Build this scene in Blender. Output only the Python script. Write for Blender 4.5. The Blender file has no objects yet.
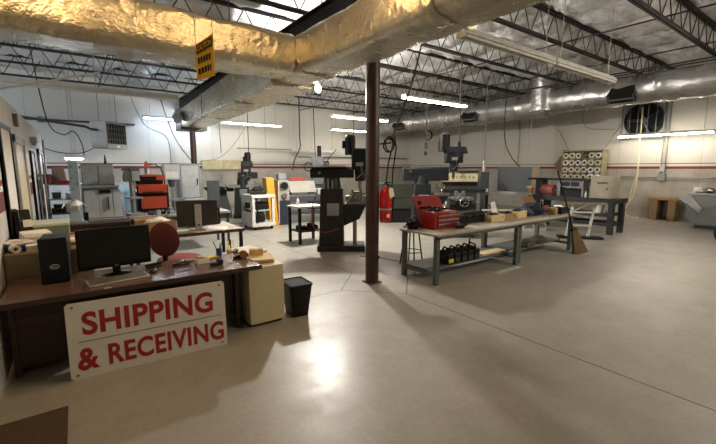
K_BULB = 640.; K_WARM = 46.; EXPOSURE = .8; K_TUBE = 30.; K_COOL = 120.; K_RIGHT = 300.
import bpy, bmesh, math, random
from mathutils import Vector, Matrix, noise
random.seed(7)
SC = bpy.context.scene
COL = SC.collection
PI = math.pi
R = math.radians

# ---------------------------------------------------------------- materials
def lin(h):
    h = h.lstrip('#')
    c = [int(h[i:i + 2], 16) / 255 for i in (0, 2, 4)]
    return tuple(((v / 12.92) if v <= .04045 else ((v + .055) / 1.055) ** 2.4) for v in c) + (1,)

_M = {}
def mat(name, hexc, rough=.6, metal=0., var=.12, scale=6., bump=0., bscale=40., emit=0., spec=.5, coat=0.):
    if name in _M: return _M[name]
    m = bpy.data.materials.new(name); m.use_nodes = True
    nt = m.node_tree; N = nt.nodes; L = nt.links
    b = N['Principled BSDF']
    c = lin(hexc)
    tc = N.new('ShaderNodeTexCoord')
    if var > 0:
        n = N.new('ShaderNodeTexNoise'); n.inputs['Scale'].default_value = scale; n.inputs['Detail'].default_value = 6
        L.new(tc.outputs['Object'], n.inputs['Vector'])
        r = N.new('ShaderNodeValToRGB')
        r.color_ramp.elements[0].position = .3; r.color_ramp.elements[1].position = .7
        r.color_ramp.elements[0].color = tuple(v * (1 - var) for v in c[:3]) + (1,)
        r.color_ramp.elements[1].color = tuple(min(1, v * (1 + var)) for v in c[:3]) + (1,)
        L.new(n.outputs['Fac'], r.inputs['Fac']); L.new(r.outputs['Color'], b.inputs['Base Color'])
    else:
        b.inputs['Base Color'].default_value = c
    b.inputs['Roughness'].default_value = rough
    b.inputs['Metallic'].default_value = metal
    b.inputs['Specular IOR Level'].default_value = spec
    b.inputs['Coat Weight'].default_value = coat
    if bump > 0:
        n2 = N.new('ShaderNodeTexNoise'); n2.inputs['Scale'].default_value = bscale; n2.inputs['Detail'].default_value = 4
        L.new(tc.outputs['Object'], n2.inputs['Vector'])
        bp = N.new('ShaderNodeBump'); bp.inputs['Strength'].default_value = bump; bp.inputs['Distance'].default_value = .02
        L.new(n2.outputs['Fac'], bp.inputs['Height']); L.new(bp.outputs['Normal'], b.inputs['Normal'])
    if emit > 0:
        b.inputs['Emission Color'].default_value = c
        b.inputs['Emission Strength'].default_value = emit
    _M[name] = m
    return m

class G:                                     # tiny node-graph helper
    def __init__(s, name):
        s.m = bpy.data.materials.new(name); s.m.use_nodes = True
        s.nt = s.m.node_tree; s.N = s.nt.nodes; s.L = s.nt.links
        s.b = s.N['Principled BSDF']
        s.tc = s.N.new('ShaderNodeTexCoord')
    def sep(s, v):
        n = s.N.new('ShaderNodeSeparateXYZ'); s.L.new(v, n.inputs[0]); return n.outputs
    def math(s, op, a, b=None, c=None):
        n = s.N.new('ShaderNodeMath'); n.operation = op
        for i, v in enumerate((a, b, c)):
            if v is None: continue
            if isinstance(v, (int, float)): n.inputs[i].default_value = v
            else: s.L.new(v, n.inputs[i])
        return n.outputs[0]
    def noise(s, scale, detail=5, vec=None, rough=.5, stretch=None, kind=None):
        n = s.N.new('ShaderNodeTexNoise')
        if kind: n.noise_type = kind; n.normalize = True
        n.inputs['Scale'].default_value = scale
        n.inputs['Detail'].default_value = detail; n.inputs['Roughness'].default_value = rough
        v = vec or s.tc.outputs['Object']
        if stretch:
            mp = s.N.new('ShaderNodeMapping'); mp.inputs['Scale'].default_value = stretch
            s.L.new(v, mp.inputs['Vector']); v = mp.outputs[0]
        s.L.new(v, n.inputs['Vector']); return n.outputs['Fac']
    def ramp(s, f, stops):
        n = s.N.new('ShaderNodeValToRGB'); e = n.color_ramp.elements
        while len(e) < len(stops): e.new(.5)
        for i, (p, c) in enumerate(stops):
            e[i].position = p; e[i].color = lin(c) if isinstance(c, str) else (c, c, c, 1)
        s.L.new(f, n.inputs[0]); return n.outputs[0]
    def mix(s, f, a, b, mode='MIX'):
        n = s.N.new('ShaderNodeMix'); n.data_type = 'RGBA'; n.blend_type = mode
        for i, v in ((0, f), (6, a), (7, b)):
            if isinstance(v, (int, float)): n.inputs[i].default_value = v
            elif isinstance(v, str): n.inputs[i].default_value = lin(v)
            else: s.L.new(v, n.inputs[i])
        return n.outputs[2]
    def bump(s, h, strength, dist=.02):
        n = s.N.new('ShaderNodeBump'); n.inputs['Strength'].default_value = strength; n.inputs['Distance'].default_value = dist
        s.L.new(h, n.inputs['Height']); s.L.new(n.outputs[0], s.b.inputs['Normal'])
    def col(s, v): s.L.new(v, s.b.inputs['Base Color'])
    def rough(s, v):
        if isinstance(v, (int, float)): s.b.inputs['Roughness'].default_value = v
        else: s.L.new(v, s.b.inputs['Roughness'])

def concrete_floor():
    g = G('concrete'); p = g.sep(g.tc.outputs['Object'])
    n1 = g.noise(.45, 8, rough=.6); n2 = g.noise(4, 8, rough=.65); n3 = g.noise(30, 4)
    base = g.ramp(n1, [(.25, '#868279'), (.5, '#969289'), (.75, '#a5a198')])
    base = g.mix(.35, base, g.ramp(n2, [(.3, '#7e7a70'), (.7, '#aaa69c')]))
    base = g.mix(.12, base, g.ramp(n3, [(.3, '#5c584e'), (.7, '#b6b2a8')]))
    ax = g.math('ABSOLUTE', g.math('SUBTRACT', p[0], 3.72)); ay = g.math('ABSOLUTE', g.math('SUBTRACT', p[1], 4.58))
    l1 = g.math('ADD', ax, ay)
    out = g.math('GREATER_THAN', l1, .68)
    jx = g.math('LESS_THAN', ax, .009); jy = g.math('LESS_THAN', ay, .009)
    line = g.math('MULTIPLY', g.math('MAXIMUM', jx, jy), out)
    dia = g.math('LESS_THAN', g.math('ABSOLUTE', g.math('SUBTRACT', l1, .68)), .013)
    line = g.math('MAXIMUM', line, dia)
    g.col(g.mix(g.math('MULTIPLY', line, .82), base, '#26241f'))
    rr = g.noise(1.3, 6, rough=.7)
    g.rough(g.ramp(rr, [(.3, .30), (.7, .50)]))
    g.b.inputs['Specular IOR Level'].default_value = .45
    g.bump(g.noise(22, 5), .06, .01)
    return g.m

def wall_mat(name, hi, lo, z_red, seam_axis, block=False):
    g = G(name); p = g.sep(g.tc.outputs['Object']); z = p[2]
    n = g.noise(1.2, 6)
    up = g.mix(n, hi, hi, 'MULTIPLY') if False else g.mix(g.math('MULTIPLY', n, .25), hi, '#b9b5a8')
    low = g.mix(g.ramp(g.noise(2.2, 7, rough=.65), [(.35, 0.), (.7, .7)]), lo, '#8b867b')
    below = g.math('LESS_THAN', z, z_red[0])
    c = g.mix(below, up, low)
    band = g.math('MULTIPLY', g.math('GREATER_THAN', z, z_red[0]), g.math('LESS_THAN', z, z_red[1]))
    c = g.mix(band, c, '#6e2f28')
    thin = g.math('MULTIPLY', g.math('GREATER_THAN', z, z_red[2]), g.math('LESS_THAN', z, z_red[3]))
    c = g.mix(thin, c, '#8a4a40')
    s = g.math('LESS_THAN', g.math('FRACT', g.math('DIVIDE', p[seam_axis], 1.22)), .012)
    c = g.mix(g.math('MULTIPLY', s, .35), c, '#55504a')
    g.col(c); g.rough(.75); g.bump(g.noise(9, 5), .12, .02)
    return g.m

def foil_mat(name, c1, c2, rough=.34, bscale=9., bstr=.6, stretch=(1, 1, 1), metal=.75, dist=.05, ridged=False):
    g = G(name)
    n = g.noise(bscale, 5 if ridged else 6, rough=.55, stretch=stretch, kind='RIDGED_MULTIFRACTAL' if ridged else None)
    n2 = g.noise(bscale * 4.5, 4, rough=.6, stretch=stretch)
    g.col(g.ramp(g.noise(2.1, 4), [(.3, c1), (.7, c2)]))
    g.b.inputs['Metallic'].default_value = metal
    g.rough(g.ramp(n, [(.3, rough - .08), (.7, rough + .12)]))
    g.bump(g.math('ADD', n, g.math('MULTIPLY', n2, .45)), bstr, dist)
    return g.m

def wood_mat(name, a, b, scale=3., stretch=(1, 8, 8), rough=.45, coat=0.):
    g = G(name)
    n = g.noise(scale, 8, rough=.6, stretch=stretch)
    g.col(g.ramp(n, [(.25, a), (.75, b)])); g.rough(rough); g.b.inputs['Coat Weight'].default_value = coat
    g.bump(n, .05)
    return g.m

# ---------------------------------------------------------------- mesh builder
class MB:
    def __init__(s): s.bm = bmesh.new()
    def _mv(s, vs, M):
        if M is not None: bmesh.ops.transform(s.bm, matrix=M, verts=vs)
        return s
    def box(s, x0, x1, y0, y1, z0, z1, M=None):
        v = [s.bm.verts.new(p) for p in ((x0, y0, z0), (x1, y0, z0), (x1, y1, z0), (x0, y1, z0), (x0, y0, z1), (x1, y0, z1), (x1, y1, z1), (x0, y1, z1))]
        for f in ((3, 2, 1, 0), (4, 5, 6, 7), (0, 1, 5, 4), (1, 2, 6, 5), (2, 3, 7, 6), (3, 0, 4, 7)): s.bm.faces.new([v[i] for i in f])
        return s._mv(v, M)
    def hexa(s, bot, top):                    # 4 bottom + 4 top corners
        v = [s.bm.verts.new(p) for p in list(bot) + list(top)]
        for f in ((3, 2, 1, 0), (4, 5, 6, 7), (0, 1, 5, 4), (1, 2, 6, 5), (2, 3, 7, 6), (3, 0, 4, 7)): s.bm.faces.new([v[i] for i in f])
        return s
    def cyl(s, p0, p1, r0, r1=None, n=14, cap=True):
        p0 = Vector(p0); p1 = Vector(p1); r1 = r0 if r1 is None else r1
        d = (p1 - p0).normalized(); u = d.orthogonal().normalized(); w = d.cross(u)
        A = []; B = []
        for i in range(n):
            a = 2 * PI * i / n; o = u * math.cos(a) + w * math.sin(a)
            A.append(s.bm.verts.new(p0 + o * r0)); B.append(s.bm.verts.new(p1 + o * r1))
        for i in range(n):
            j = (i + 1) % n; s.bm.faces.new((A[i], A[j], B[j], B[i]))
        if cap: s.bm.faces.new(A[::-1]); s.bm.faces.new(B)
        return s
    def pipe(s, p0, p1, r, ri, n=20):         # hollow tube (a ring with thickness)
        p0 = Vector(p0); p1 = Vector(p1); d = (p1 - p0).normalized(); u = d.orthogonal().normalized(); w = d.cross(u)
        rings = []
        for p, rr in ((p0, r), (p1, r), (p1, ri), (p0, ri)):
            rings.append([s.bm.verts.new(p + (u * math.cos(2 * PI * i / n) + w * math.sin(2 * PI * i / n)) * rr) for i in range(n)])
        for k in range(4):
            A = rings[k]; B = rings[(k + 1) % 4]
            for i in range(n):
                j = (i + 1) % n; s.bm.faces.new((A[i], A[j], B[j], B[i]))
        return s
    def tube(s, pts, r, n=6, closed=False):
        P = [Vector(p) for p in pts]; rings = []; u = None
        for i, p in enumerate(P):
            if closed: t = P[(i + 1) % len(P)] - P[i - 1]
            else: t = (P[min(i + 1, len(P) - 1)] - P[max(i - 1, 0)])
            t.normalize()
            if u is None: u = t.orthogonal().normalized()
            u = (u - t * u.dot(t))
            if u.length < 1e-5: u = t.orthogonal()
            u.normalize(); w = t.cross(u)
            rings.append([s.bm.verts.new(p + (u * math.cos(2 * PI * k / n) + w * math.sin(2 * PI * k / n)) * r) for k in range(n)])
        for a in range(len(rings) - (0 if closed else 1)):
            A = rings[a]; B = rings[(a + 1) % len(rings)]
            for k in range(n):
                j = (k + 1) % n; s.bm.faces.new((A[k], A[j], B[j], B[k]))
        if not closed:
            s.bm.faces.new(rings[0][::-1]); s.bm.faces.new(rings[-1])
        return s
    def lathe(s, prof, c=(0, 0, 0), n=20, M=None, sx=1, sy=1):
        c = Vector(c); vs = []; rings = []
        for (r, z) in prof:
            ring = [s.bm.verts.new(c + Vector((math.cos(2 * PI * i / n) * r * sx, math.sin(2 * PI * i / n) * r * sy, z))) for i in range(n)]
            rings.append(ring); vs += ring
        for A, B in zip(rings, rings[1:]):
            for i in range(n):
                j = (i + 1) % n; s.bm.faces.new((A[i], A[j], B[j], B[i]))
        s.bm.faces.new(rings[0][::-1]); s.bm.faces.new(rings[-1])
        return s._mv(vs, M)
    def prism(s, poly, axis, a0, a1, M=None):  # polygon in the two other axes, extruded along axis
        def pt(u, v, a): return {'x': (a, u, v), 'y': (u, a, v), 'z': (u, v, a)}[axis]
        A = [s.bm.verts.new(pt(u, v, a0)) for u, v in poly]; B = [s.bm.verts.new(pt(u, v, a1)) for u, v in poly]
        n = len(poly)
        for i in range(n):
            j = (i + 1) % n; s.bm.faces.new((A[i], A[j], B[j], B[i]))
        s.bm.faces.new(A[::-1]); s.bm.faces.new(B)
        return s._mv(A + B, M)
    def sph(s, c, r, seg=14, ring=8, M=None):
        if isinstance(r, (int, float)): r = (r, r, r)
        T = Matrix.Translation(c) @ Matrix.Diagonal((*r, 1))
        if M is not None: T = M @ T
        bmesh.ops.create_uvsphere(s.bm, u_segments=seg, v_segments=ring, radius=1, matrix=T)
        return s
    def blob(s, c, r, seed=0, amp=.25, seg=16, ring=10, flat=None):
        T = Matrix.Translation(c) @ Matrix.Diagonal((*r, 1))
        k = bmesh.ops.create_uvsphere(s.bm, u_segments=seg, v_segments=ring, radius=1, matrix=T)
        cc = Vector(c)
        for v in k['verts']:
            d = v.co - cc; q = Vector((d.x / r[0], d.y / r[1], d.z / r[2]))
            f = 1 + amp * noise.noise(q * 1.7 + Vector((seed * 3.1, seed, 0))) * 2
            v.co = cc + d * f
            if flat is not None and v.co.z < flat: v.co.z = flat
        return s
    def build(s, name, m, parent=None, bev=0., smooth=None, seg=2):
        bmesh.ops.recalc_face_normals(s.bm, faces=s.bm.faces[:])
        me = bpy.data.meshes.new(name); s.bm.to_mesh(me); s.bm.free()
        for p in me.polygons: p.use_smooth = True
        me.set_sharp_from_angle(angle=R(smooth if smooth is not None else 35))
        o = bpy.data.objects.new(name, me); COL.objects.link(o)
        if m: me.materials.append(m)
        if parent: o.parent = parent
        if bev:
            b = o.modifiers.new('bevel', 'BEVEL'); b.width = bev; b.segments = seg; b.limit_method = 'ANGLE'; b.angle_limit = R(40)
        return o

def tag(o, label, cat, group=None):
    o['label'] = label; o['category'] = cat
    if group: o['group'] = group
    return o
def thing(name, label, cat, loc=(0, 0, 0), rz=0., group=None):
    o = bpy.data.objects.new(name, None); COL.objects.link(o)
    o.empty_display_size = .1
    o.location = loc; o.rotation_euler = (0, 0, R(rz))
    return tag(o, label, cat, group)
def solo(mb, name, label, cat, m, loc=(0, 0, 0), rz=0., group=None, bev=0.):
    o = mb.build(name, m, None, bev); o.location = loc; o.rotation_euler = (0, 0, R(rz))
    return tag(o, label, cat, group)
def structure(o): o['kind'] = 'structure'; return o
def dup(root, loc=None, rz=None, label=None, group=None, drot=None):
    r = root.copy(); COL.objects.link(r)
    if loc is not None: r.location = loc
    if rz is not None: r.rotation_euler = (0, 0, R(rz))
    if label: r['label'] = label
    if group: r['group'] = group
    for ch in list(root.children):
        c = ch.copy(); COL.objects.link(c); c.parent = r
        for g in list(ch.children):
            d = g.copy(); COL.objects.link(d); d.parent = c
    return r
def text_mesh(txt, name, m, parent, w, h, M, bold=.02, depth=.002, align='CENTER'):
    cu = bpy.data.curves.new(name, 'FONT'); cu.body = txt; cu.size = 1; cu.offset = bold; cu.extrude = .01; cu.space_character = 1.06
    tmp = bpy.data.objects.new('tmp_text', cu); COL.objects.link(tmp)
    dg = bpy.context.evaluated_depsgraph_get(); me = bpy.data.meshes.new_from_object(tmp.evaluated_get(dg))
    bpy.data.objects.remove(tmp); bpy.data.curves.remove(cu)
    xs = [v.co.x for v in me.vertices]; ys = [v.co.y for v in me.vertices]
    sx = w / (max(xs) - min(xs)); sy = h / (max(ys) - min(ys)); cx = (max(xs) + min(xs)) / 2; cy = (max(ys) + min(ys)) / 2
    for v in me.vertices:
        v.co = M @ Vector(((v.co.x - cx) * sx, (v.co.y - cy) * sy, depth * (1 if v.co.z > 0 else 0)))
    me.name = name; me.materials.append(m)
    o = bpy.data.objects.new(name, me); COL.objects.link(o); o.parent = parent
    return o
FRONT = Matrix.Rotation(PI / 2, 4, 'X')        # text facing -Y
ORD = ['first', 'second', 'third', 'fourth', 'fifth', 'sixth', 'seventh', 'eighth', 'ninth', 'tenth', 'eleventh', 'twelfth']

# ---------------------------------------------------------------- palette
M_conc = concrete_floor()
M_wallb = wall_mat('painted wall panels', '#cfcec8', '#aeaa9f', (1.78, 1.88, 1.95, 1.99), 0)
M_wallr = wall_mat('painted wall blocks', '#cfcdc4', '#aeaa9f', (1.77, 1.86, 1.94, 1.97), 1)
M_walll = wall_mat('painted partition', '#dcdcd8', '#d2d0ca', (1.36, 1.56, 1.62, 1.68), 1)
M_foilc = foil_mat('roof insulation foil', '#c6c6c8', '#f0f0f2', .38, 1.9, 1.0, (1, 1.6, 1), .28, .16, True)
M_foild = foil_mat('duct foil wrap', '#b9b19c', '#d4ccb6', .34, 8., .4, (1, 1.3, 1), .85, .06, True)
M_foils = foil_mat('silver duct foil', '#b2b2b2', '#cfcfcf', .33, 5., .4, (1, 1, 1), .85, .06, True)
M_steel_dk = mat('dark joist steel', '#221f1d', .6, .3)
M_bar = mat('joist web steel', '#2a2724', .6, .3)
M_brown = mat('brown column paint', '#3b251e', .4, .1, .25, 4)
M_whitem = mat('white enamel', '#c6c5be', .4)
M_white_plain = mat('white paper', '#e9e6dd', .8, var=.06)
M_cream = mat('cream metal', '#c9bc98', .5, var=.05)
M_black = mat('black plastic', '#0d0d0d', .45, spec=.3)
M_gloss = mat('gloss black plastic', '#060606', .25, var=0, spec=.3)
M_matblk = mat('matte black', '#131211', .75, spec=.25)
M_screen = mat('dark screen', '#0d0d0e', .22, var=0)
M_silver = mat('silver plastic', '#a8a8a4', .35, .3)
M_chrome = mat('worn bright steel', '#b9b9b6', .25, .95)
M_steel = mat('bare steel', '#8a8a86', .4, .85)
M_grey = mat('machine grey paint', '#7d8184', .45, .1)
M_greyl = mat('light grey paint', '#a4a8aa', .45, .1)
M_greyd = mat('dark grey paint', '#3a3d3f', .5, .1)
M_mill = mat('dark machine paint', '#1d1e1d', .5, .1, .3, 9, spec=.35)
M_mill2 = mat('slate machine paint', '#1d2025', .5, .1, .3, 9, spec=.35)
M_olive = mat('olive machine paint', '#2e3126', .5, .1, .2)
M_blue = mat('pale blue paint', '#9fb4c0', .45)
M_orange = mat('orange red tool chest paint', '#b8462a', .4)
M_red = mat('red paint', '#8f1816', .35)
M_redb = mat('extinguisher red', '#c21a15', .25)
M_sred = mat('sign lettering red', '#9c1a1c', .6, var=.05)
M_signw = mat('sign white', '#d8d2c4', .6, var=.05)
M_maroon = mat('maroon upholstery', '#5a2424', .9, bump=.3, bscale=200)
M_maroon_lit = mat('rose upholstery', '#8d4a4a', .9, bump=.3, bscale=200)  # paler maroon, the light on the seat is put into the colour
M_desk = wood_mat('walnut laminate', '#574239', '#6a5348', 3, (1, 7, 7), .25)
M_deskd = wood_mat('dark walnut', '#33211a', '#42291f', 3, (1, 7, 7), .45)
M_tan = mat('tan metal', '#7d7258', .55)
M_rackw = mat('pale tan board', '#b9ae90', .7)
M_card = mat('cardboard', '#957a57', .85, bump=.05)
M_card2 = mat('brown cardboard', '#7c5836', .85)
M_wood = wood_mat('raw pine', '#8d7250', '#ab8d66', 4, (1, 6, 6), .7)
M_woodl = wood_mat('light plywood', '#cdb183', '#ddc69c', 4, (6, 1, 6), .6)
M_benchtop = wood_mat('worn bench top', '#8a8476', '#b3ac9e', 5, (1, 5, 5), .5)
M_bench = mat('bench frame grey', '#565c5a', .5, .2)
M_yellow = mat('yellow paint', '#c8932b', .45)
M_ysign = mat('caution yellow', '#d2a62c', .55)
M_straw = mat('broom straw', '#6a593e', .9, bump=.5, bscale=120)
M_navy = mat('navy cloth', '#161b26', .85)
M_bluep = mat('blue plastic', '#28408a', .4)
M_greenbox = mat('grey green paint', '#6f7d68', .5)
M_tubeon = mat('lit fluorescent tube', '#fff3e3', emit=K_TUBE, var=0)
M_tubecool = mat('lit cool fluorescent tube', '#e2f0ff', emit=K_COOL, var=0)
M_tubeoff = mat('unlit fluorescent tube', '#d4d6d2', .3, var=0)
M_bulb = mat('glowing bulb', '#fff4e0', emit=60, var=0)
M_tblk = mat('black table paint', '#222527', .5, .1)
M_rubber = mat('black rubber', '#151514', .75)
M_hose = mat('yellow hose', '#d9cfa0', .5)
M_cable = mat('dark cable', '#191817', .6)
M_galv = mat('galvanised conduit', '#8d8d88', .45, .6)
M_postit = mat('yellow note', '#e6d53c', .8)
M_redbrown = mat('red brown book cover', '#7c3527', .7)
M_mat = wood_mat('woven brown mat', '#3b2d20', '#584634', 60, (1, 1, 1), .95)
M_glassw = mat('white bottle plastic', '#e8e8e4', .35, var=.03)
# ================================================================ SETTING
def grid(name, x0, x1, y0, y1, nx, ny, zf, m):
    bm = bmesh.new(); V = []
    for j in range(ny + 1):
        for i in range(nx + 1):
            x = x0 + (x1 - x0) * i / nx; y = y0 + (y1 - y0) * j / ny
            V.append(bm.verts.new((x, y, zf(x, y))))
    for j in range(ny):
        for i in range(nx):
            a = j * (nx + 1) + i; bm.faces.new((V[a], V[a + nx + 1], V[a + nx + 2], V[a + 1]))
    me = bpy.data.meshes.new(name); bm.to_mesh(me); bm.free()
    for p in me.polygons: p.use_smooth = True
    o = bpy.data.objects.new(name, me); COL.objects.link(o); me.materials.append(m); return o

X0, X1, Y0, Y1, ZC = -8.0, 16.8, -6.5, 17.4, 5.35
structure(MB().box(X0 - .2, X1 + .2, Y0 - .2, Y1 + .2, -.2, 0).build('floor', M_conc))
structure(MB().box(X0 - .2, X1 + .2, Y1, Y1 + .2, 0, ZC + .2).build('wall_back', M_wallb))
structure(MB().box(X1, X1 + .2, Y0, Y1, 0, ZC + .2).build('wall_right', M_wallr))
structure(MB().box(X0 - .2, X0, Y0, Y1, 0, ZC + .2).build('wall_outer', M_wallb))
structure(MB().box(X0 - .2, X1 + .2, Y0 - .2, Y0, 0, ZC + .2).build('wall_front', M_wallb))
structure(MB().box(-.74, -.62, Y0, 12.6, 0, 2.62).build('wall_left', M_walll))
structure(MB().box(-.78, -.58, 12.6, 12.7, 0, 2.5).build('trim_corner', M_grey, bev=.01))
JY = [-.92 + 1.86 * k for k in range(10)]
def ceil_z(x, y):
    t = (y - JY[0]) / 1.86; a = abs(math.sin(PI * t))
    u = abs(math.sin(PI * (x / 1.25 + .35 * math.sin(math.floor(t) * 2.3))))
    s = .30 * a ** .6 * (.45 + .55 * u ** .5)
    s += .05 * noise.noise(Vector((x * 1.7, y * 1.7, 0))) + .03 * noise.noise(Vector((x * 5, y * 3.2, 4)))
    f = noise.noise(Vector((x * 1.1 + 3, y * 2.4, 7))); f2 = noise.noise(Vector((x * 2.6, y * 3.4, 2)))
    s += .07 * (1 - min(1, abs(f) * 2.2)) ** 2 + .04 * (1 - min(1, abs(f2) * 2.2)) ** 2
    return ZC - .04 - max(0, s)
structure(grid('ceiling', X0, X1, Y0, Y1, 310, 320, ceil_z, M_foilc))
structure(MB().box(X0 - .2, X1 + .2, Y0 - .2, Y1 + .2, ZC + .02, ZC + .2).build('ceiling_deck', M_greyd))

# doors and frames on the left partition
d = MB().box(-.62, -.60, 6.55, 7.62, 0, 2.12).build('door_1', mat('pale wood door', '#cdbf9f', .5, var=.06)); structure(d)
f = MB().box(-.62, -.575, 6.45, 6.55, 0, 2.22).box(-.62, -.575, 7.62, 7.72, 0, 2.22).box(-.62, -.575, 6.45, 7.72, 2.12, 2.22).build('door_frame', M_greyl, d, .004)
MB().cyl((-.6, 7.5, 1.0), (-.54, 7.5, 1.0), .02).sph((-.53, 7.5, 1.0), .03).build('door_handle', M_chrome, d)
d2 = MB().box(-.62, -.60, 10.6, 11.5, 0, 2.1).build('door_2', mat('pale wood door', '#cdbf9f')); structure(d2)
MB().box(-.62, -.575, 10.5, 10.6, 0, 2.2).box(-.62, -.575, 11.5, 11.6, 0, 2.2).box(-.62, -.575, 10.5, 11.6, 2.1, 2.2).build('door_frame', M_grey, d2, .004)

def wall_board(y0, y1, z0, z1, label, name='notice_board', papers=(), fm=M_black):
    t = thing(name, label, 'notice board', (-.62, y0, 0))
    w = y1 - y0
    MB().box(.0, .02, 0, w, z0, z1).build('panel', M_white_plain, t)
    MB().box(.0, .035, 0, .05, z0, z1).box(.0, .035, w - .05, w, z0, z1).box(.0, .035, .05, w - .05, z1 - .05, z1).box(.0, .035, .05, w - .05, z0, z0 + .05).build('frame', fm, t)
    for k, (a, b, c, dd) in enumerate(papers):
        MB().box(.02, .024, a, b, c, dd).build('sheet', mat('pinned paper', '#cfd6d8', .8), t)
wall_board(5.4, 6.3, .95, 2.28, 'black framed white board on the left wall nearest the camera')
wall_board(8.75, 9.5, .75, 2.1, 'black framed board of pinned pale sheets beside the near wooden door', 'pin_board',
           [(.1, .62, 1.85 - .3 * k, 2.03 - .3 * k) for k in range(4)])
solo(MB().box(0, .05, 0, .16, 0, .17), 'wall_chime', 'small tan box on left wall above the near door', 'wall box', M_tan, (-.62, 7.0, 2.36), bev=.006)
solo(MB().box(0, .1, 0, .22, 0, .1).box(.02, .08, .02, .2, -.05, 0), 'emergency_light_mount', 'small grey emergency light box on left wall above the pin board', 'emergency light', M_greyl, (-.62, 9.2, 2.26), bev=.006)

# columns
def column(loc, zt, label):
    t = thing('support_column', label, 'column', loc)
    MB().cyl((0, 0, .02), (0, 0, zt), .105, n=24).build('shaft', M_brown, t)
    MB().box(-.11, .11, -.11, .11, 0, .02).build('base_plate', M_brown, t)
    MB().box(-.16, .16, -.12, .12, zt, zt + .02).build('cap_plate', M_brown, t)
column((3.67, 4.64, 0), 4.1, 'round brown steel column holding the red fire extinguisher')
column((3.66, 15.5, 0), 3.14, 'dark brown column at the back beside the grey cabinet')
g = thing('steel_girder', 'dark steel beam running above the long foil duct', 'beam', (3.67, 0, 4.12))
MB().box(-.01, .01, Y0, Y1, .02, .40).build('girder_web', M_steel_dk, g)
MB().box(-.11, .11, Y0, Y1, 0, .02).box(-.11, .11, Y0, Y1, .40, .42).build('flange', M_steel_dk, g)

# open-web joists along x
def joist(y, label):
    t = thing('bar_joist', label, 'roof joist', (0, y, 4.55), 0, 'open web roof joists')
    MB().box(X0, X1, -.055, -.012, 0, .045).box(X0, X1, .012, .055, 0, .045).build('bottom_chord', M_steel_dk, t)
    MB().box(X0, X1, -.06, -.012, .56, .61).box(X0, X1, .012, .06, .56, .61).build('top_chord', M_steel_dk, t)
    w = MB(); n = 40; s = (X1 - X0) / n
    for k in range(n):
        x = X0 + k * s
        w.cyl((x, 0, .58), (x + s / 2, 0, .02), .012, n=5, cap=False).cyl((x + s / 2, 0, .02), (x + s, 0, .58), .012, n=5, cap=False)
    w.build('web', M_bar, t)
    return t
for k, y in enumerate(JY):
    if y < 0:
        joist(y, 'dark open web roof joist overhead just behind the camera')
    else:
        joist(y, 'dark open web steel roof joist, %s counting from above the camera to the back wall' % ORD[k - 1])
for k, (x, z) in enumerate(((-3.2, 4.62), (.9, 4.62), (6.6, 4.62), (9.2, 4.62), (11.9, 4.62), (14.2, 4.62))):
    solo(MB().cyl((0, Y0, 0), (0, Y1, 0), .016, n=6), 'bridging_rod', 'thin dark rod crossing the joists from front to back, %s from the left' % ORD[k], 'rod', M_steel_dk, (x, 0, z), group='bridging rods under the joists')
for k, x in enumerate((12.9, 13.2)):
    solo(MB().cyl((0, Y0, 0), (0, Y1, 0), .02, n=6), 'ceiling_conduit', ['dark conduit crossing the joists beside the round duct, farther from the wall', 'dark conduit crossing the joists beside the round duct, nearer the wall'][k], 'conduit', M_steel_dk, (x, 0, 4.5), group='conduits above the round duct')

# foil wrapped ducts
def rrect(w, h, r, n=4):
    P = []
    for (cx, cy, a0) in ((w / 2 - r, h / 2 - r, 0), (-w / 2 + r, h / 2 - r, 90), (-w / 2 + r, -h / 2 + r, 180), (w / 2 - r, -h / 2 + r, 270)):
        for i in range(n + 1):
            a = R(a0 + 90 * i / n); P.append((cx + r * math.cos(a), cy + r * math.sin(a)))
    Q = []                                   # subdivide the straight sides
    for i, p in enumerate(P):
        q = P[(i + 1) % len(P)]; Q.append(p)
        L = math.dist(p, q)
        if L > .12:
            k = int(L / .07)
            for j in range(1, k): Q.append((p[0] + (q[0] - p[0]) * j / k, p[1] + (q[1] - p[1]) * j / k))
    return Q
def wrapped(mb, sec, axis, a0, a1, c, amp=.014, step=.1, seed=0, skew=None):
    n = max(2, int(abs(a1 - a0) / step)); rings = []
    for i in range(n + 1):
        a = a0 + (a1 - a0) * i / n; ring = []
        for (u, v) in sec:
            L = math.hypot(u, v) or 1
            q = Vector((a * 2.2, u * 3 + seed, v * 3))
            k = 1 + (amp * noise.noise(q) + amp * .7 * noise.noise(q * 3.1)) / L * 1.6
            d0, d1 = skew(a) if skew else (0, 0)
            p = (c[0] + d0 + u * k, c[1] + d1 + v * k)
            ring.append(mb.bm.verts.new((a, p[0], p[1]) if axis == 'x' else (p[0], a, p[1])))
        rings.append(ring)
    m = len(sec)
    for A, B in zip(rings, rings[1:]):
        for i in range(m):
            j = (i + 1) % m; mb.bm.faces.new((A[i], A[j], B[j], B[i]))
    mb.bm.faces.new(rings[0]); mb.bm.faces.new(rings[-1][::-1])
    return mb
t = thing('cross_duct', 'wide gold foil wrapped duct crossing overhead from the left', 'air duct', (0, 5.64, 3.47))
wrapped(MB(), rrect(.74, .56, .13), 'x', X0 + .1, 2.72, (0, 0)).build('duct_body', M_foild, t, smooth=80)
for x in (-2.4, .55):
    wrapped(MB(), rrect(.765, .585, .14), 'x', x, x + .14, (0, 0), .03, .03, 5).build('tape_band', M_foild, t, smooth=80)
t = thing('main_duct', 'long foil wrapped duct running overhead from front right to back left', 'air duct', (3.08, 0, 3.47))
bend = lambda y: (max(0, y - 6) * .058, max(0, y - 6) * .012)
wrapped(MB(), rrect(.66, .56, .13), 'y', Y0 + .1, 6.12, (0, 0), seed=3).build('duct_body', M_foild, t, smooth=80)
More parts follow.
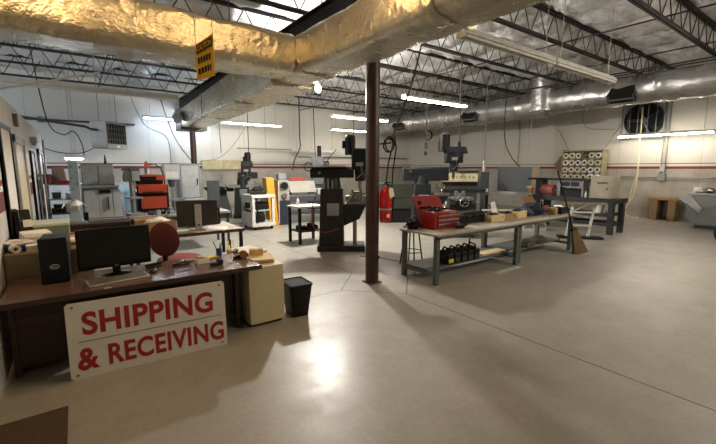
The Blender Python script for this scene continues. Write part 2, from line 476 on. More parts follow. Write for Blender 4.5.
wrapped(MB(), rrect(.80, .66, .06), 'y', 6.06, 15.1, (0, 0), .010, seed=3, skew=bend).build('far_duct_body', M_foild, t, smooth=50)
for y in (-.4, 2.6, 5.22, 8.2, 11.5):
    wrapped(MB(), rrect(.685, .585, .14) if y < 6 else rrect(.815, .675, .07), 'y', y, y + .12, (0, 0), .025, .03, 9, bend).build('tape_band', M_foild, t, smooth=80)
MB().box(.10, 1.02, 15.1, 15.95, -.30, .47).build('end_box', mat('dull grey sheet metal', '#6f7068', .5, .5), t, .01)
b = MB()
for k in range(5): b.box(.14 + .07 * k, .18 + .07 * k, 15.085, 15.1, -.26, .3)
b.build('grille', M_black, t)
b = MB(); b.tube([(.25, 14.9, .12), (.1, 14.8, .16), (-.06, 14.65, .10), (-.12, 14.5, .0)], .17, 16); b.build('flexible_branch', M_foils, t, smooth=60)
b = MB(); b.cyl((.24, 4.3, .05), (.62, 4.1, .02), .14, n=16); b.build('branch_collar', M_foils, t)
# hang straps for the two square ducts
for (x, y, lab) in ((-.2, 5.2, 'left of the caution sign'), (1.9, 5.2, 'right of the caution sign')):
    solo(MB().cyl((0, 0, 3.78), (0, 0, 4.55), .008, n=5), 'duct_hanger', 'thin steel hanger rod on the cross duct, ' + lab, 'hanger rod', M_steel_dk, (x, y + .42, 0))

def rnd(r, n=20): return [(r * math.cos(2 * PI * i / n), r * math.sin(2 * PI * i / n)) for i in range(n)]
t = thing('round_duct', 'large round silver foil duct along the right wall with square vents', 'air duct', (13.6, 0, 4.08))
wrapped(MB(), rnd(.41), 'y', Y0 + .1, 7.25, (0, 0), .03, .12, 2).build('duct_body', M_foils, t, smooth=80)
wrapped(MB(), rnd(.43), 'y', 7.2, 16.2, (-.02, -.06), .035, .12, 6).build('far_duct_body', M_foils, t, smooth=80)
MB().lathe([(.50, -.3), (.50, .2), (.46, .6), (.46, 1.0)], (0, 7.45, 0)).build('riser', M_foils, t, smooth=60)
for y in (-.5, 2.2, 5.9):
    wrapped(MB(), rnd(.43), 'y', y, y + .1, (0, 0), .03, .03, 1).build('tape_band', M_foils, t, smooth=80)
def diffuser(y, z, ang=45):
    Mx = Matrix.Translation((-.34, y, z)) @ Matrix.Rotation(R(-ang), 4, 'Y')
    p = MB().hexa([Mx @ Vector(q) for q in ((-.16, -.36, -.13), (.14, -.30, -.2), (.14, .30, -.2), (-.16, .36, -.13))],
                  [Mx @ Vector(q) for q in ((-.16, -.36, .15), (.14, -.30, .22), (.14, .30, .22), (-.16, .36, .15))]).build('vent', M_steel_dk, t)
    b = MB()
    for k in (-1, 0, 1): b.box(-.175, -.16, -.33 if k < 1 else .31, .33 if k > -1 else -.31, -.02 if k == 0 else -.12, .02 if k == 0 else .14, Mx)
    b.build('louvre', M_grey, p)
diffuser(4.85, -.16); diffuser(10.3, -.2); diffuser(14.6, -.2)

# ---------------------------------------------------------------- fluorescent fixtures
def fixture(name, label, loc, rz, L, on, group, tube_m=None, hang=1.62, chains=True):
    w_ = .075 if on else .095
    t = thing(name, label, 'ceiling light', loc, rz, group)
    MB().prism([(-w_, .0), (-.04, w_), (.04, w_), (w_, .0)], 'x', 0, L).build('reflector', M_whitem, t)
    for x in (-.012, L): MB().box(x, x + .012, -.085, .085, -.04, .07).build('end_cap', M_whitem, t)
    for s in (-1, 1):
        MB().cyl((.03, s * .06, -.02), (L - .03, s * .06, -.02), .019, n=10).build('tube', tube_m if on else M_tubeoff, t)
    if chains:
        for x in (.25, L - .25): MB().cyl((x, 0, .07), (x, 0, hang), .006, n=5).build('chain', M_galv, t)
    return t
GL = 'eight foot strip lights under the joists'
fixture('ceiling_strip_light', 'lit strip light at the back left, half hidden by the square duct end', (2.2, 16.6, 3.68), 0, 2.44, True, GL, mat('lit daylight tube', '#dcecff', emit=34, var=0))
fixture('ceiling_strip_light', 'lit strip light before the beige back wall, left of the brown column', (4.85, 15.7, 3.6), 0, 2.5, True, GL, M_tubeon)
fixture('ceiling_strip_light', 'lit strip light crossing behind the top of the extinguisher column, upper of the pair', (7.37, 11.6, 3.6), 0, 2.5, True, GL, M_tubeon)
fixture('ceiling_strip_light', 'lit strip light just left of the extinguisher column, lower of the pair', (9.8, 15.5, 3.6), 0, 2.5, True, GL, M_tubeon)
fixture('ceiling_strip_light', 'lit strip light right of the brown column above the slate mill', (6.95, 7.5, 3.6), 0, 2.44, True, GL, M_tubeon)
fixture('ceiling_strip_light', 'unlit white strip light at upper right, its nearer half of the row', (4.4, 3.62, 3.6), 0, 2.44, False, GL)
fixture('ceiling_strip_light', 'unlit white strip light at upper right, the half of the row toward the round duct', (6.86, 3.62, 3.6), 0, 2.44, False, GL)
fixture('ceiling_strip_light', 'unlit white strip light at upper left, reaching the left picture edge', (-2.55, 11.25, 3.6), 0, 2.44, False, GL)
fixture('ceiling_strip_light', 'unlit white strip light at upper left ending by the square duct', (-.09, 11.25, 3.6), 0, 2.44, False, GL)
fixture('ceiling_strip_light', 'lit strip light hung low beside the exhaust fan on the right wall', (15.95, 3.25, 2.92), 90, 2.6, True, GL, M_tubeon, 2.3)
fixture('ceiling_strip_light', 'unlit strip light hung low on the beige back wall left of the column', (8.35, 16.7, 2.58), 0, 2.5, False, GL, hang=2.6)
t = thing('light_rail', 'empty grey rail hung on the back wall left of the low unlit strip light', 'rail', (5.75, 16.7, 2.62))
MB().box(0, 2.55, -.03, .03, 0, .06).build('rail', M_grey, t)
for x in (.3, 1.3): MB().cyl((x, 0, .06), (x, 0, 2.6), .006, n=5).build('chain', M_galv, t)
fixture('ceiling_bench_light', 'short lit light hung low over the machines at the far left', (-.2, 13.2, 2.07), 0, .42, True, 'short bench lights', M_tubecool, 3.1)
# unseen strip lights added to fill the floor on the right
fixture('ceiling_strip_light', 'lit strip light overhead behind the camera to the right', (7.0, .7, 3.6), 0, 2.44, True, GL, M_tubeon)
fixture('ceiling_strip_light', 'lit strip light overhead beside the camera toward the right wall', (9.6, .7, 3.6), 0, 2.44, True, GL, M_tubeon)
fixture('ceiling_strip_light', 'lit cool strip light behind the left partition, nearer the back wall', (-5.6, 13.0, 3.6), 0, 2.44, True, GL, M_tubecool)  # cool pair added, out of view, to brighten the back left
fixture('ceiling_strip_light', 'lit cool strip light behind the left partition, nearer the camera', (-5.6, 9.3, 3.6), 0, 2.44, True, GL, M_tubecool)

# the bright bulb beyond the duct
t = thing('high_bay_lamp', 'single bright bulb under the joists beyond the foil ducts', 'ceiling lamp', (5.0, 8.5, 3.80))
MB().sph((0, 0, -.06), (.07, .07, .09), 14, 10).build('bulb', M_bulb, t)
MB().cyl((0, 0, .02), (0, 0, .12), .05, .035).build('socket', M_whitem, t)
MB().cyl((0, 0, .12), (0, 0, .76), .01, n=6).build('stem', M_galv, t)
def plight(loc, e, col, rad=.06):
    l = bpy.data.lights.new('lamp_light', 'POINT'); l.energy = e; l.color = col; l.shadow_soft_size = rad
    o = bpy.data.objects.new('lamp_light', l); COL.objects.link(o); o.location = loc; return o
plight((5.0, 8.5, 3.62), K_BULB, (1, .94, .85), .12)
t = thing('high_bay_lamp', 'bell lamp high behind the camera toward the right wall', 'ceiling lamp', (8.5, -1.6, 4.35))  # unseen lamp added to brighten the right wall and floor
MB().lathe([(.06, .18), (.1, .16), (.2, .02), (.21, 0), (.19, .01), (.09, .14), (.05, .15)], n=20).build('shade', M_greyl, t)
MB().sph((0, 0, .05), (.06, .06, .08)).build('bulb', M_bulb, t)
plight((8.5, -1.6, 4.23), K_RIGHT, (1, .86, .68), .15)
# two unseen warm lamps added to throw gold light on the ducts
for i, (x, y, z) in enumerate(((-.5, 4.3, 4.4), (1.75, 3.5, 4.4))):
    t = thing('high_bay_lamp', ['warm bell lamp high overhead left of the camera, before the cross duct', 'warm bell lamp high overhead between the two square ducts'][i], 'ceiling lamp', (x, y, z))
    MB().lathe([(.06, .18), (.1, .16), (.2, .02), (.21, 0), (.19, .01), (.09, .14), (.05, .15)], n=20).build('shade', M_greyl, t)
    MB().sph((0, 0, .05), (.06, .06, .08)).build('bulb', mat('warm bulb', '#ffca80', emit=20, var=0), t)
    plight((x, y, z - .12), K_WARM, (1, .64, .30), .12)
# ================================================================ SHIPPING DESK CORNER
DX, DY, DZ = -.58, 3.96, .74
t = thing('office_desk', 'long dark walnut desk with the red lettered sign leaning on it', 'desk', (DX, DY, 0))
MB().box(0, 2.16, 0, .80, .695, .74).build('desk_top', M_desk, t, .006)
MB().box(.03, 2.0, .28, .305, .14, .695).build('modesty_panel', M_deskd, t)
MB().box(.02, .06, .26, .78, 0, .695).build('side_panel', M_deskd, t)
MB().box(1.92, 1.96, .2, .78, 0, .695).build('side_panel', M_deskd, t)
MB().box(.06, .48, .31, .78, .06, .695).build('drawer_pedestal', M_deskd, t)
MB().box(.0, 2.16, -.006, .0, .694, .7405).build('edge_strip', M_deskd, t)
MB().box(.70, .76, .0, .03, .7405, .743).build('cable_cover', M_silver, t)

t = thing('file_cabinet', 'plain cream pedestal cabinet at the right end of the desk', 'cabinet', (1.46, 4.05, 0))
# the cabinet's own back is toward the camera
MB().box(0, .42, 0, 1.02, .03, .692).build('body', M_cream, t, .006)
MB().box(.02, .40, .03, 1.0, 0, .03).build('plinth', M_matblk, t)
for k in range(2):
    d = MB().box(.02, .40, 1.02, 1.035, .06 + .31 * k, .36 + .31 * k).build('drawer', M_cream, t, .004)
    MB().box(.14, .28, 1.035, 1.05, .25 + .34 * k, .27 + .34 * k).build('handle', M_chrome, d)

# sign
SW, SH = 1.30, .665
t = thing('shipping_sign', 'white board sign reading shipping and receiving in red', 'sign', (.475, 3.855, 0), -3.6)
tilt = Matrix.Rotation(R(-3.5), 4, 'X')
b = MB(); c = .02
b.prism([(-SW / 2 + c, 0), (SW / 2 - c, 0), (SW / 2, c), (SW / 2, SH - c), (SW / 2 - c, SH), (-SW / 2 + c, SH), (-SW / 2, SH - c), (-SW / 2, c)], 'y', 0, .012, tilt)
b.build('board', M_signw, t)
def sgn(dx, dz): return tilt @ Matrix.Translation((dx, -.0005, dz)) @ FRONT
text_mesh('SHIPPING', 'lettering', M_sred, t, 1.07, .205, sgn(-.005, .475), .03)
text_mesh('RECEIVING', 'lettering', M_sred, t, .99, .19, sgn(.125, .165), .028)
text_mesh('&', 'ampersand', M_sred, t, .155, .195, sgn(-.515, .165), .03)
MB().box(-.58, .6, -.003, 0, .318, .327, tilt).build('rule_line', mat('grey sign line', '#8f8b80'), t)
for sx in (-1, 1):
    for z in (.035, SH - .035):
        MB().cyl((sx * .6, -.006, z), (sx * .6, .0, z), .011, n=10).build('screw', M_tan, t).matrix_local = tilt

# computer tower
t = thing('computer_tower', 'black computer tower standing on the left of the desk', 'computer', (-.225, 4.42, DZ), -3)
MB().box(-.105, .105, .012, .42, .012, .415).build('case', M_black, t, .008)
fr = MB().box(-.105, .105, 0, .012, .005, .425).build('front_panel', M_gloss, t, .004)
b = MB(); b.tube([(.034 * math.cos(a * PI / 12), -.002, .16 + .020 * math.sin(a * PI / 12)) for a in range(24)], .0028, 6, closed=True)
b.build('badge', M_silver, fr)
text_mesh('DELL', 'badge_lettering', M_silver, fr, .044, .016, Matrix.Translation((0, -.001, .16)) @ FRONT, .02, .001)
for z in (.37, .325): MB().box(-.085, .085, -.003, 0, z, z + .036).build('drive_bay', M_black, fr)
for sx in (-.08, .08): MB().box(sx - .015, sx + .015, .05, .38, 0, .012).build('foot', M_rubber, t)

# monitor facing the camera
def monitor(name, label, loc, rz, w, h, zb, col, back=False):
    t = thing(name, label, 'monitor', loc, rz)
    MB().box(-w / 2, w / 2, -.02, .02, zb, zb + h).build('housing', col, t, .008)
    s = MB().box(-w / 2 + .018, w / 2 - .018, -.0215, -.02, zb + .03, zb + h - .018).build('screen', M_screen, t)
    if back:
        MB().box(-.055, .055, .02, .055, -.0 + .012, zb + h * .86).build('neck', M_silver, t, .006)
        MB().cyl((0, .055, zb + .02), (0, .058, zb + .02), .018, n=14).build('cable_hole', M_black, t)
        MB().box(-.14, .14, -.10, .12, 0, .014).build('base', M_silver, t, .006)
    else:
        MB().box(-.035, .035, .0, .035, .012, zb + .08).build('neck', M_black, t, .008)
        MB().lathe([(.11, 0), (.118, .006), (.10, .014), (.05, .02), (.03, .03)], (0, 0, 0), 28, sx=1.1, sy=.75).build('base', M_gloss, t)
        text_mesh('DELL', 'badge_lettering', M_silver, t, .035, .011, Matrix.Translation((0, -.021, zb + .014)) @ FRONT, .01, .001)
    return t
monitor('computer_monitor', 'black monitor with its dark screen toward the camera, behind the keyboard', (.26, 4.50, DZ), 4, .63, .40, .075, M_gloss)
# keyboard
t = thing('keyboard', 'silver grey keyboard before the black monitor', 'keyboard', (.25, 4.19, DZ), 11)
MB().hexa([(-.25, -.07, 0), (.25, -.07, 0), (.25, .08, 0), (-.25, .08, 0)], [(-.25, -.07, .014), (.25, -.07, .014), (.25, .08, .03), (-.25, .08, .03)]).build('case', M_silver, t, .004)
b = MB(); Mk = Matrix.Rotation(R(6.1), 4, 'X')
for j in range(5):
    for i in range(18): b.box(-.237 + i * .0265, -.214 + i * .0265, -.052 + j * .024, -.031 + j * .024, .019, .027, Mk)
b.build('keys', mat('grey keys', '#5c5a54', .6), t)
# mouse
t = thing('computer_mouse', 'black mouse to the right of the keyboard', 'mouse', (.565, 4.33, DZ), -35)
MB().sph((0, 0, .008), (.034, .058, .026)).build('shell', M_black, t)
MB().cyl((0, .03, .03), (0, .045, .027), .006, n=8).build('wheel', M_silver, t)
# desk clutter
t = thing('stapler', 'black stapler lying right of the monitor', 'stapler', (.60, 4.55, DZ), 12)
MB().box(-.08, .08, -.02, .02, 0, .012).build('base', M_black, t, .004)
MB().hexa([(-.085, -.018, .02), (.08, -.018, .02), (.08, .018, .02), (-.085, .018, .02)], [(-.085, -.014, .04), (.07, -.014, .05), (.07, .014, .05), (-.085, .014, .04)]).build('arm', M_matblk, t, .004)
MB().box(.055, .08, -.016, .016, .01, .03).build('hinge', M_chrome, t)
b = MB(); pts = []
for k in range(90):
    a = k * .42; pts.append((math.cos(a) * (.085 + .012 * math.sin(k * 1.3)), math.sin(a) * (.04 + .01 * math.cos(k * .9)), .008 + .022 * k / 90))
b.tube(pts, .006, 6)
solo(b, 'coiled_cable', 'loose coil of black cable in the middle of the desk', 'cable', M_cable, (.86, 4.47, DZ), 5)
t = thing('card_box', 'small white open box of cards beside the black cable coil', 'box', (1.07, 4.43, DZ), 8)
MB().box(-.07, .07, -.045, .045, 0, .06).build('box', M_white_plain, t, .003)
for k in range(4): MB().box(-.06 + .03 * k, -.04 + .03 * k, -.04, .04, .06, .085 - .006 * k).build('card', mat('kraft card', '#b6a486', .8), t)
t = thing('tape_gun', 'small black desk tool at the front right of the desk', 'tool', (1.17, 4.24, DZ), 12)
MB().box(-.07, .06, -.025, .025, 0, .035).build('body', M_black, t, .01)
MB().cyl((.045, -.026, .03), (.045, .026, .03), .028, n=16).build('wheel', M_matblk, t)
solo(MB().box(-.05, .05, -.05, .05, 0, .006), 'note_pad', 'yellow note pad behind the white card box', 'note pad', M_postit, (1.25, 4.68, DZ), 20)
t = thing('pen_cup', 'dark blue pen cup at the back of the desk', 'pen cup', (1.335, 4.70, DZ))
MB().lathe([(.03, 0), (.036, .085), (.031, .085), (.027, .01)], n=18).build('cup', M_bluep, t)
for k, (a, cm) in enumerate(((.03, M_black), (-.2, M_bluep), (.14, M_matblk))):
    MB().cyl((.0, .0, .012), (a * .35 + .01, .012 * k, .16 + .02 * k), .0045, n=6).build('pen', cm, t)
t = thing('tape_dispenser', 'black tape dispenser beside the cream cabinet papers', 'tape dispenser', (1.60, 4.80, .692), 30)
MB().prism([(-.09, 0), (.09, 0), (.09, .03), (.04, .035), (-.02, .07), (-.07, .06), (-.09, .02)], 'y', -.03, .03).build('body', M_black, t, .006)
MB().pipe((-.035, -.014, .06), (-.035, .014, .06), .038, .02).build('tape_roll', mat('clear tape', '#c9c4a8', .3), t)
t = thing('marker_stand', 'small black stand of yellow markers behind the tape dispenser', 'pen holder', (1.57, 4.98, .692))
MB().box(-.05, .05, -.03, .03, 0, .05).build('stand', M_black, t, .005)
for k in range(3): MB().cyl((-.03 + .03 * k, 0, .03), (-.035 + .035 * k, .004, .16 + .02 * (k % 2)), .008, n=8).build('marker', [M_postit, M_black, M_postit][k], t)
t = thing('adhesive_tape_gun', 'black tape gun lying by the cream papers', 'tape gun', (1.50, 4.40, DZ), -15)
MB().prism([(-.09, .0), (.04, .0), (.09, .03), (.08, .06), (.0, .05), (-.09, .02)], 'y', -.022, .022).build('frame', M_matblk, t, .005)
MB().cyl((.03, -.03, .05), (.03, .03, .05), .045, n=18).build('roll', mat('brown tape', '#8a6a3c', .3), t)
def paper_stack(name, label, loc, rz, w, d, n, m, jit=.012, th=.012, cat='papers'):
    t = thing(name, label, cat, loc, rz)
    for k in range(n):
        a = random.uniform(-6, 6); Mx = Matrix.Translation((random.uniform(-jit, jit), random.uniform(-jit, jit), k * th)) @ Matrix.Rotation(R(a), 4, 'Z')
        MB().box(-w / 2, w / 2, -d / 2, d / 2, 0, th * .93, Mx).build('sheet_bundle', m[k % len(m)], t)
    return t
M_paper2 = mat('cream paper', '#d8c59c', .85, var=.06)
M_paper3 = mat('manila paper', '#c8a468', .85, var=.06)
paper_stack('paper_stack', 'spread of cream papers on the cream cabinet', (1.72, 4.80, .692), 14, .32, .42, 5, [M_paper2, M_white_plain, M_paper2])
paper_stack('paper_stack', 'manila envelopes hanging over the front of the cream cabinet', (1.73, 4.36, .692), -12, .26, .36, 4, [M_paper3, M_paper2])
t = thing('small_carton', 'small tan carton on top of the manila envelopes', 'carton', (1.72, 4.48, .740), -10)
MB().box(-.075, .075, -.05, .05, 0, .075).build('box', M_paper3, t, .003)
MB().box(-.02, .02, -.051, .051, .03, .0765).build('tape_strip', M_cream, t)
for k, (x, y, rz, lab) in enumerate(((.70, 4.74, 10, 'pencil lying near the back edge of the desk'), (.84, 4.20, 14, 'pen lying in front of the black cable coil'), (1.40, 4.25, 4, 'silver pen lying near the right end of the desk'))):
    t = thing('pen', lab, 'pen', (x, y, DZ + .005), rz)
    MB().cyl((-.07, 0, 0), (.05, 0, 0), .0045, n=7).build('barrel', [M_matblk, M_greyd, M_silver][k], t)
    MB().cyl((.05, 0, 0), (.07, 0, 0), .0045, .001, n=7).build('tip', M_chrome, t)
b = MB(); b.tube([(-.10, .10, 0), (-.05, .02, 0), (.02, -.02, 0), (.08, .0, 0), (.10, .06, 0), (.05, .1, 0)], .004, 6)
solo(b, 'white_cable', 'thin white cable loop between tower and monitor base', 'cable', M_silver, (.05, 4.32, DZ + .004))
solo(MB().box(-.05, .05, -.035, .035, 0, .02), 'business_card_tray', 'flat brown card tray left of the white card box', 'card tray', M_card, (.98, 4.62, DZ), 10, bev=.003)
# trash can
t = thing('trash_can', 'black plastic wastebasket beside the cream cabinet', 'wastebasket', (2.10, 4.17, 0), -4)
def rr_ring(mb, w, d, z, r=.035):
    return [mb.bm.verts.new((u, v, z)) for u, v in [(p[0], p[1]) for p in rrect2(w, d, r)]]
def rrect2(w, h, r, n=4):
    P = []
    for (cx, cy, a0) in ((w / 2 - r, h / 2 - r, 0), (-w / 2 + r, h / 2 - r, 90), (-w / 2 + r, -h / 2 + r, 180), (w / 2 - r, -h / 2 + r, 270)):
        for i in range(n + 1):
            a = R(a0 + 90 * i / n); P.append((cx + r * math.cos(a), cy + r * math.sin(a)))
    return P
def bin_shell(mb, w0, d0, w1, d1, z0, z1, th=.006):
    rs = [rr_ring(mb, w0, d0, z0), rr_ring(mb, w1, d1, z1), rr_ring(mb, w1 - 2 * th, d1 - 2 * th, z1), rr_ring(mb, w0 - 2 * th, d0 - 2 * th, z0 + th)]
    for A, B in zip(rs, rs[1:]):
        for i in range(len(A)):
            j = (i + 1) % len(A); mb.bm.faces.new((A[i], A[j], B[j], B[i]))
    mb.bm.faces.new(rs[0][::-1]); mb.bm.faces.new(rs[-1]); return mb
bin_shell(MB(), .21, .27, .285, .37, 0, .40).build('bin', M_black, t, smooth=50)
bin_shell(MB(), .293, .378, .30, .385, .385, .405, .012).build('rim', M_matblk, t, smooth=50)
b = MB(); bin_shell(b, .24, .31, .272, .356, .2, .41, .002); b.build('liner', mat('dark bin liner', '#1a1815', .25), t)
# floor mat
solo(MB().box(-.42, 0, -1.9, 0, 0, .012), 'floor_mat', 'brown woven mat on the floor at the lower left corner', 'mat', M_mat, (-.19, 3.47, 0))

# ---- tan cabinet with clutter on the left
CZ = .985
t = thing('low_cabinet', 'tan steel cabinet covered in papers behind the desk tower', 'cabinet', (-.61, 4.80, 0))
MB().box(0, .68, 0, 1.1, .04, CZ).build('body', M_tan, t, .006)
MB().box(.02, .66, .03, 1.08, 0, .04).build('plinth', M_matblk, t)
for k in range(2): MB().box(.68, .69, .05 + .52 * k, .53 + .52 * k, .1, CZ - .05).build('door', M_tan, t, .003)
def cpos(x, y): return (x, y, CZ)
t = thing('blue_bin', 'small blue tray under white rag at the left wall', 'tray', cpos(-.52, 5.0), 0)
MB().hexa([(-.08, -.06, 0), (.08, -.06, 0), (.08, .06, 0), (-.08, .06, 0)], [(-.1, -.08, .06), (.1, -.08, .06), (.1, .08, .06), (-.1, .08, .06)]).build('tray', M_bluep, t, .004)
MB().blob((0, 0, .075), (.1, .07, .035), 3, .3).build('rag', M_white_plain, t)
t = thing('paper_roll', 'white roll lying on the front edge of the tan cabinet', 'roll', cpos(-.53, 4.88), 20)
MB().pipe((-.0, -.03, .04), (0, .05, .04), .04, .018).build('roll', M_white_plain, t)
t = thing('label_box', 'small cream box at the front of the tan cabinet', 'box', cpos(-.40, 4.90), 8)
MB().box(-.05, .05, -.05, .05, 0, .06).build('box', M_paper2, t, .004)
MB().box(-.052, .052, -.052, .052, .045, .065).build('lid', M_white_plain, t, .004)
paper_stack('paper_stack', 'tall heap of white papers beside the tape printer', (-.40, 5.30, CZ), 10, .24, .30, 7, [M_white_plain, M_paper2, M_white_plain], .02, .02)
paper_stack('paper_stack', 'flat cream papers on the tan cabinet behind the tower', (-.12, 5.25, CZ), -8, .26, .34, 4, [M_paper2, M_white_plain], .02, .014)
paper_stack('paper_stack', 'thin stack of white sheets at the back right of the tan cabinet', (-.09, 5.66, CZ), 6, .24, .3, 3, [M_white_plain, M_paper2], .02, .012)
t = thing('notebook', 'red brown notebook lying on the cream papers', 'notebook', (-.16, 5.32, CZ + .056), 12)
MB().box(-.11, .11, -.08, .08, 0, .024).build('pages', M_paper2, t)
MB().box(-.115, .115, -.085, .085, .024, .03).build('cover', M_redbrown, t)
solo(MB().cyl((0, 0, 0), (0, 0, .055), .03, n=16), 'tape_roll', 'small tan tape roll beside the red notebook', 'tape', M_paper3, (.01, 5.12, CZ + .0))
t = thing('label_printer', 'black telephone with white label standing tilted by the left wall', 'telephone', cpos(-.51, 5.55), 20)
t.name = 'desk_telephone'
MB().hexa([(-.07, -.1, 0), (.07, -.1, 0), (.07, .1, 0), (-.07, .1, 0)], [(-.07, .0, .36), (.07, .0, .36), (.07, .08, .36), (-.07, .08, .36)]).build('body', M_black, t, .01)
MB().hexa([(-.1, -.14, .06), (-.04, -.14, .06), (-.04, -.07, .06), (-.1, -.07, .06)], [(-.1, -.05, .36), (-.04, -.05, .36), (-.04, .02, .38), (-.1, .02, .38)]).build('handset', M_gloss, t, .012)
MB().box(-.02, .06, -.105, -.06, .16, .24, Matrix.Rotation(R(-10), 4, 'X')).build('label', M_white_plain, t)
t = thing('green_box', 'grey green steel box with pale lid by the left wall', 'box', (-.36, 7.2, 0))
MB().box(-.22, .22, -.25, .3, .0, .80).build('stand', M_matblk, t)
MB().box(-.24, .22, -.28, .32, .80, .98).build('box', M_greenbox, t, .006)
MB().box(-.245, .225, -.285, .325, .98, 1.02).build('lid', mat('pale lid', '#c9cdbd', .5), t, .006)

# ---- red chair
t = thing('office_chair', 'maroon upholstered office chair behind the desk', 'chair', (1.04, 5.75, 0), 142)
b = MB(); b.sph((0, .27, .86), (.21, .05, .23), 24, 14); b.build('backrest', M_maroon, t)
MB().box(-.03, .03, .25, .29, .40, .75).build('back_support', M_black, t, .008)
b = MB(); b.sph((.0, -.10, .52), (.29, .30, .05), 24, 12); b.build('seat', M_maroon_lit, t)
MB().cyl((0, 0, .10), (0, 0, .48), .03, n=14).build('gas_post', M_black, t)
for k in range(5):
    a = 2 * PI * k / 5; p = (math.cos(a) * .28, math.sin(a) * .28)
    l = MB().hexa([(math.cos(a + .8) * .03, math.sin(a + .8) * .03, .07), (math.cos(a - .8) * .03, math.sin(a - .8) * .03, .07), (p[0] + math.sin(a) * .018, p[1] - math.cos(a) * .018, .06), (p[0] - math.sin(a) * .018, p[1] + math.cos(a) * .018, .06)],
                  [(math.cos(a + .8) * .03, math.sin(a + .8) * .03, .12), (math.cos(a - .8) * .03, math.sin(a - .8) * .03, .12), (p[0] + math.sin(a) * .018, p[1] - math.cos(a) * .018, .09), (p[0] - math.sin(a) * .018, p[1] + math.cos(a) * .018, .09)]).build('leg', M_black, t)
    MB().cyl((p[0] - .012, p[1], .03), (p[0] + .012, p[1], .03), .03, n=12).build('caster', M_rubber, l)

# ---- second desk
t = thing('work_table', 'brown edged table with pale top under the rear facing monitor', 'table', (.62, 6.62, 0), 0)
MB().box(0, 1.72, 0, 1.15, .70, .74).build('table_top', mat('pale table top', '#bdb6a6', .5), t, .004)
MB().box(0, 1.72, -.006, .0, .69, .742).box(1.72, 1.726, 0, 1.15, .69, .742).build('edge', M_deskd, t)
for x in (.05, 1.67):
    for y in (.05, 1.1): MB().box(x - .025, x + .025, y - .025, y + .025, 0, .70).build('leg', M_black, t)
monitor('computer_monitor', 'dark monitor seen from behind on the brown edged table', (1.64, 6.92, .74), 176, .66, .44, .07, mat('dark taupe plastic', '#2b2724', .5), True)
t = thing('open_carton', 'open brown cardboard box behind the maroon chair', 'box', (1.0, 7.02, .74), 4)
MB().box(-.27, .27, -.2, .2, 0, .012).box(-.27, .27, -.2, -.19, .012, .20).box(-.27, .27, .19, .2, .012, .20).box(-.27, -.26, -.19, .19, .012, .20).box(.26, .27, -.19, .19, .012, .20).build('box', M_card, t)
MB().hexa([(-.27, .2, .19), (.27, .2, .19), (.27, .21, .19), (-.27, .21, .19)], [(-.27, .28, .25), (.27, .28, .25), (.27, .29, .25), (-.27, .29, .25)]).build('flap', M_card, t)
MB().blob((.02, 0, .17), (.2, .13, .07), 5, .3, flat=.02).build('packing_paper', M_white_plain, t)
for k, (x, y, rz, lab) in enumerate(((.80, 7.5, 15, 'white papers at the left end of the brown edged table'), (1.95, 6.86, -20, 'loose white sheets at the right end of the brown edged table'))):
    paper_stack('paper_stack', lab, (x, y, .74), rz, .3, .4, 3, [M_white_plain, M_paper2], .05, .006)
t = thing('desk_speaker', 'black box speaker standing behind the rear facing monitor', 'speaker', (2.1, 7.5, .74), 0)
MB().box(-.07, .07, -.07, .07, 0, .32).build('cabinet', M_black, t, .008)
for z in (.1, .23): MB().cyl((0, -.071, z), (0, -.075, z), .05, n=18).build('driver', M_greyd, t)
t = thing('barcode_printer', 'white label printer behind the rear facing monitor', 'printer', (1.72, 7.4, .74), 0)
MB().box(-.15, .15, -.12, .12, 0, .47).build('case', M_greyl, t, .02)
MB().box(-.12, .12, -.13, -.05, .40, .475).build('paper_slot', M_black, t)
MB().box(-.155, .155, -.125, .125, .47, .50).build('lid', M_whitem, t, .008)
# ================================================================ BACK LEFT MACHINES
def bench(name, label, cat, loc, L, D, H, top_m, leg_m, rz=0, th=.05, legs=.05, shelf=None, shelf_m=None, stretch=None, group=None, edge=None):
    t = thing(name, label, cat, loc, rz, group)
    MB().box(0, L, 0, D, H - th, H).build('table_top', top_m, t, .004)
    for x in (.03, L - .03 - legs):
        for y in (.03, D - .03 - legs): MB().box(x, x + legs, y, y + legs, 0, H - th).build('leg', leg_m, t, .003)
    if edge: MB().box(.03, L - .03, .03, .06, H - th - edge, H - th).build('apron', leg_m, t); MB().box(.03, L - .03, D - .06, D - .03, H - th - edge, H - th).build('apron', leg_m, t)
    if stretch:
        q = legs / 2 + .03
        for x in (q, L - q): MB().box(x - .02, x + .02, .08, D - .08, stretch, stretch + .05).build('side_stretcher', leg_m, t)
        MB().box(q, L - q, D - q - .02, D - q + .02, stretch, stretch + .05).build('back_stretcher', leg_m, t)
    if shelf: MB().box(.06, L - .06, D * .3, D - .06, shelf, shelf + .025).build('shelf', shelf_m, t)
    return t
bench('work_bench', 'dark brown bench under the grey sheet metal machine', 'workbench', (-.42, 8.35, 0), 1.21, 1.2, .80, M_deskd, M_deskd, edge=.35)
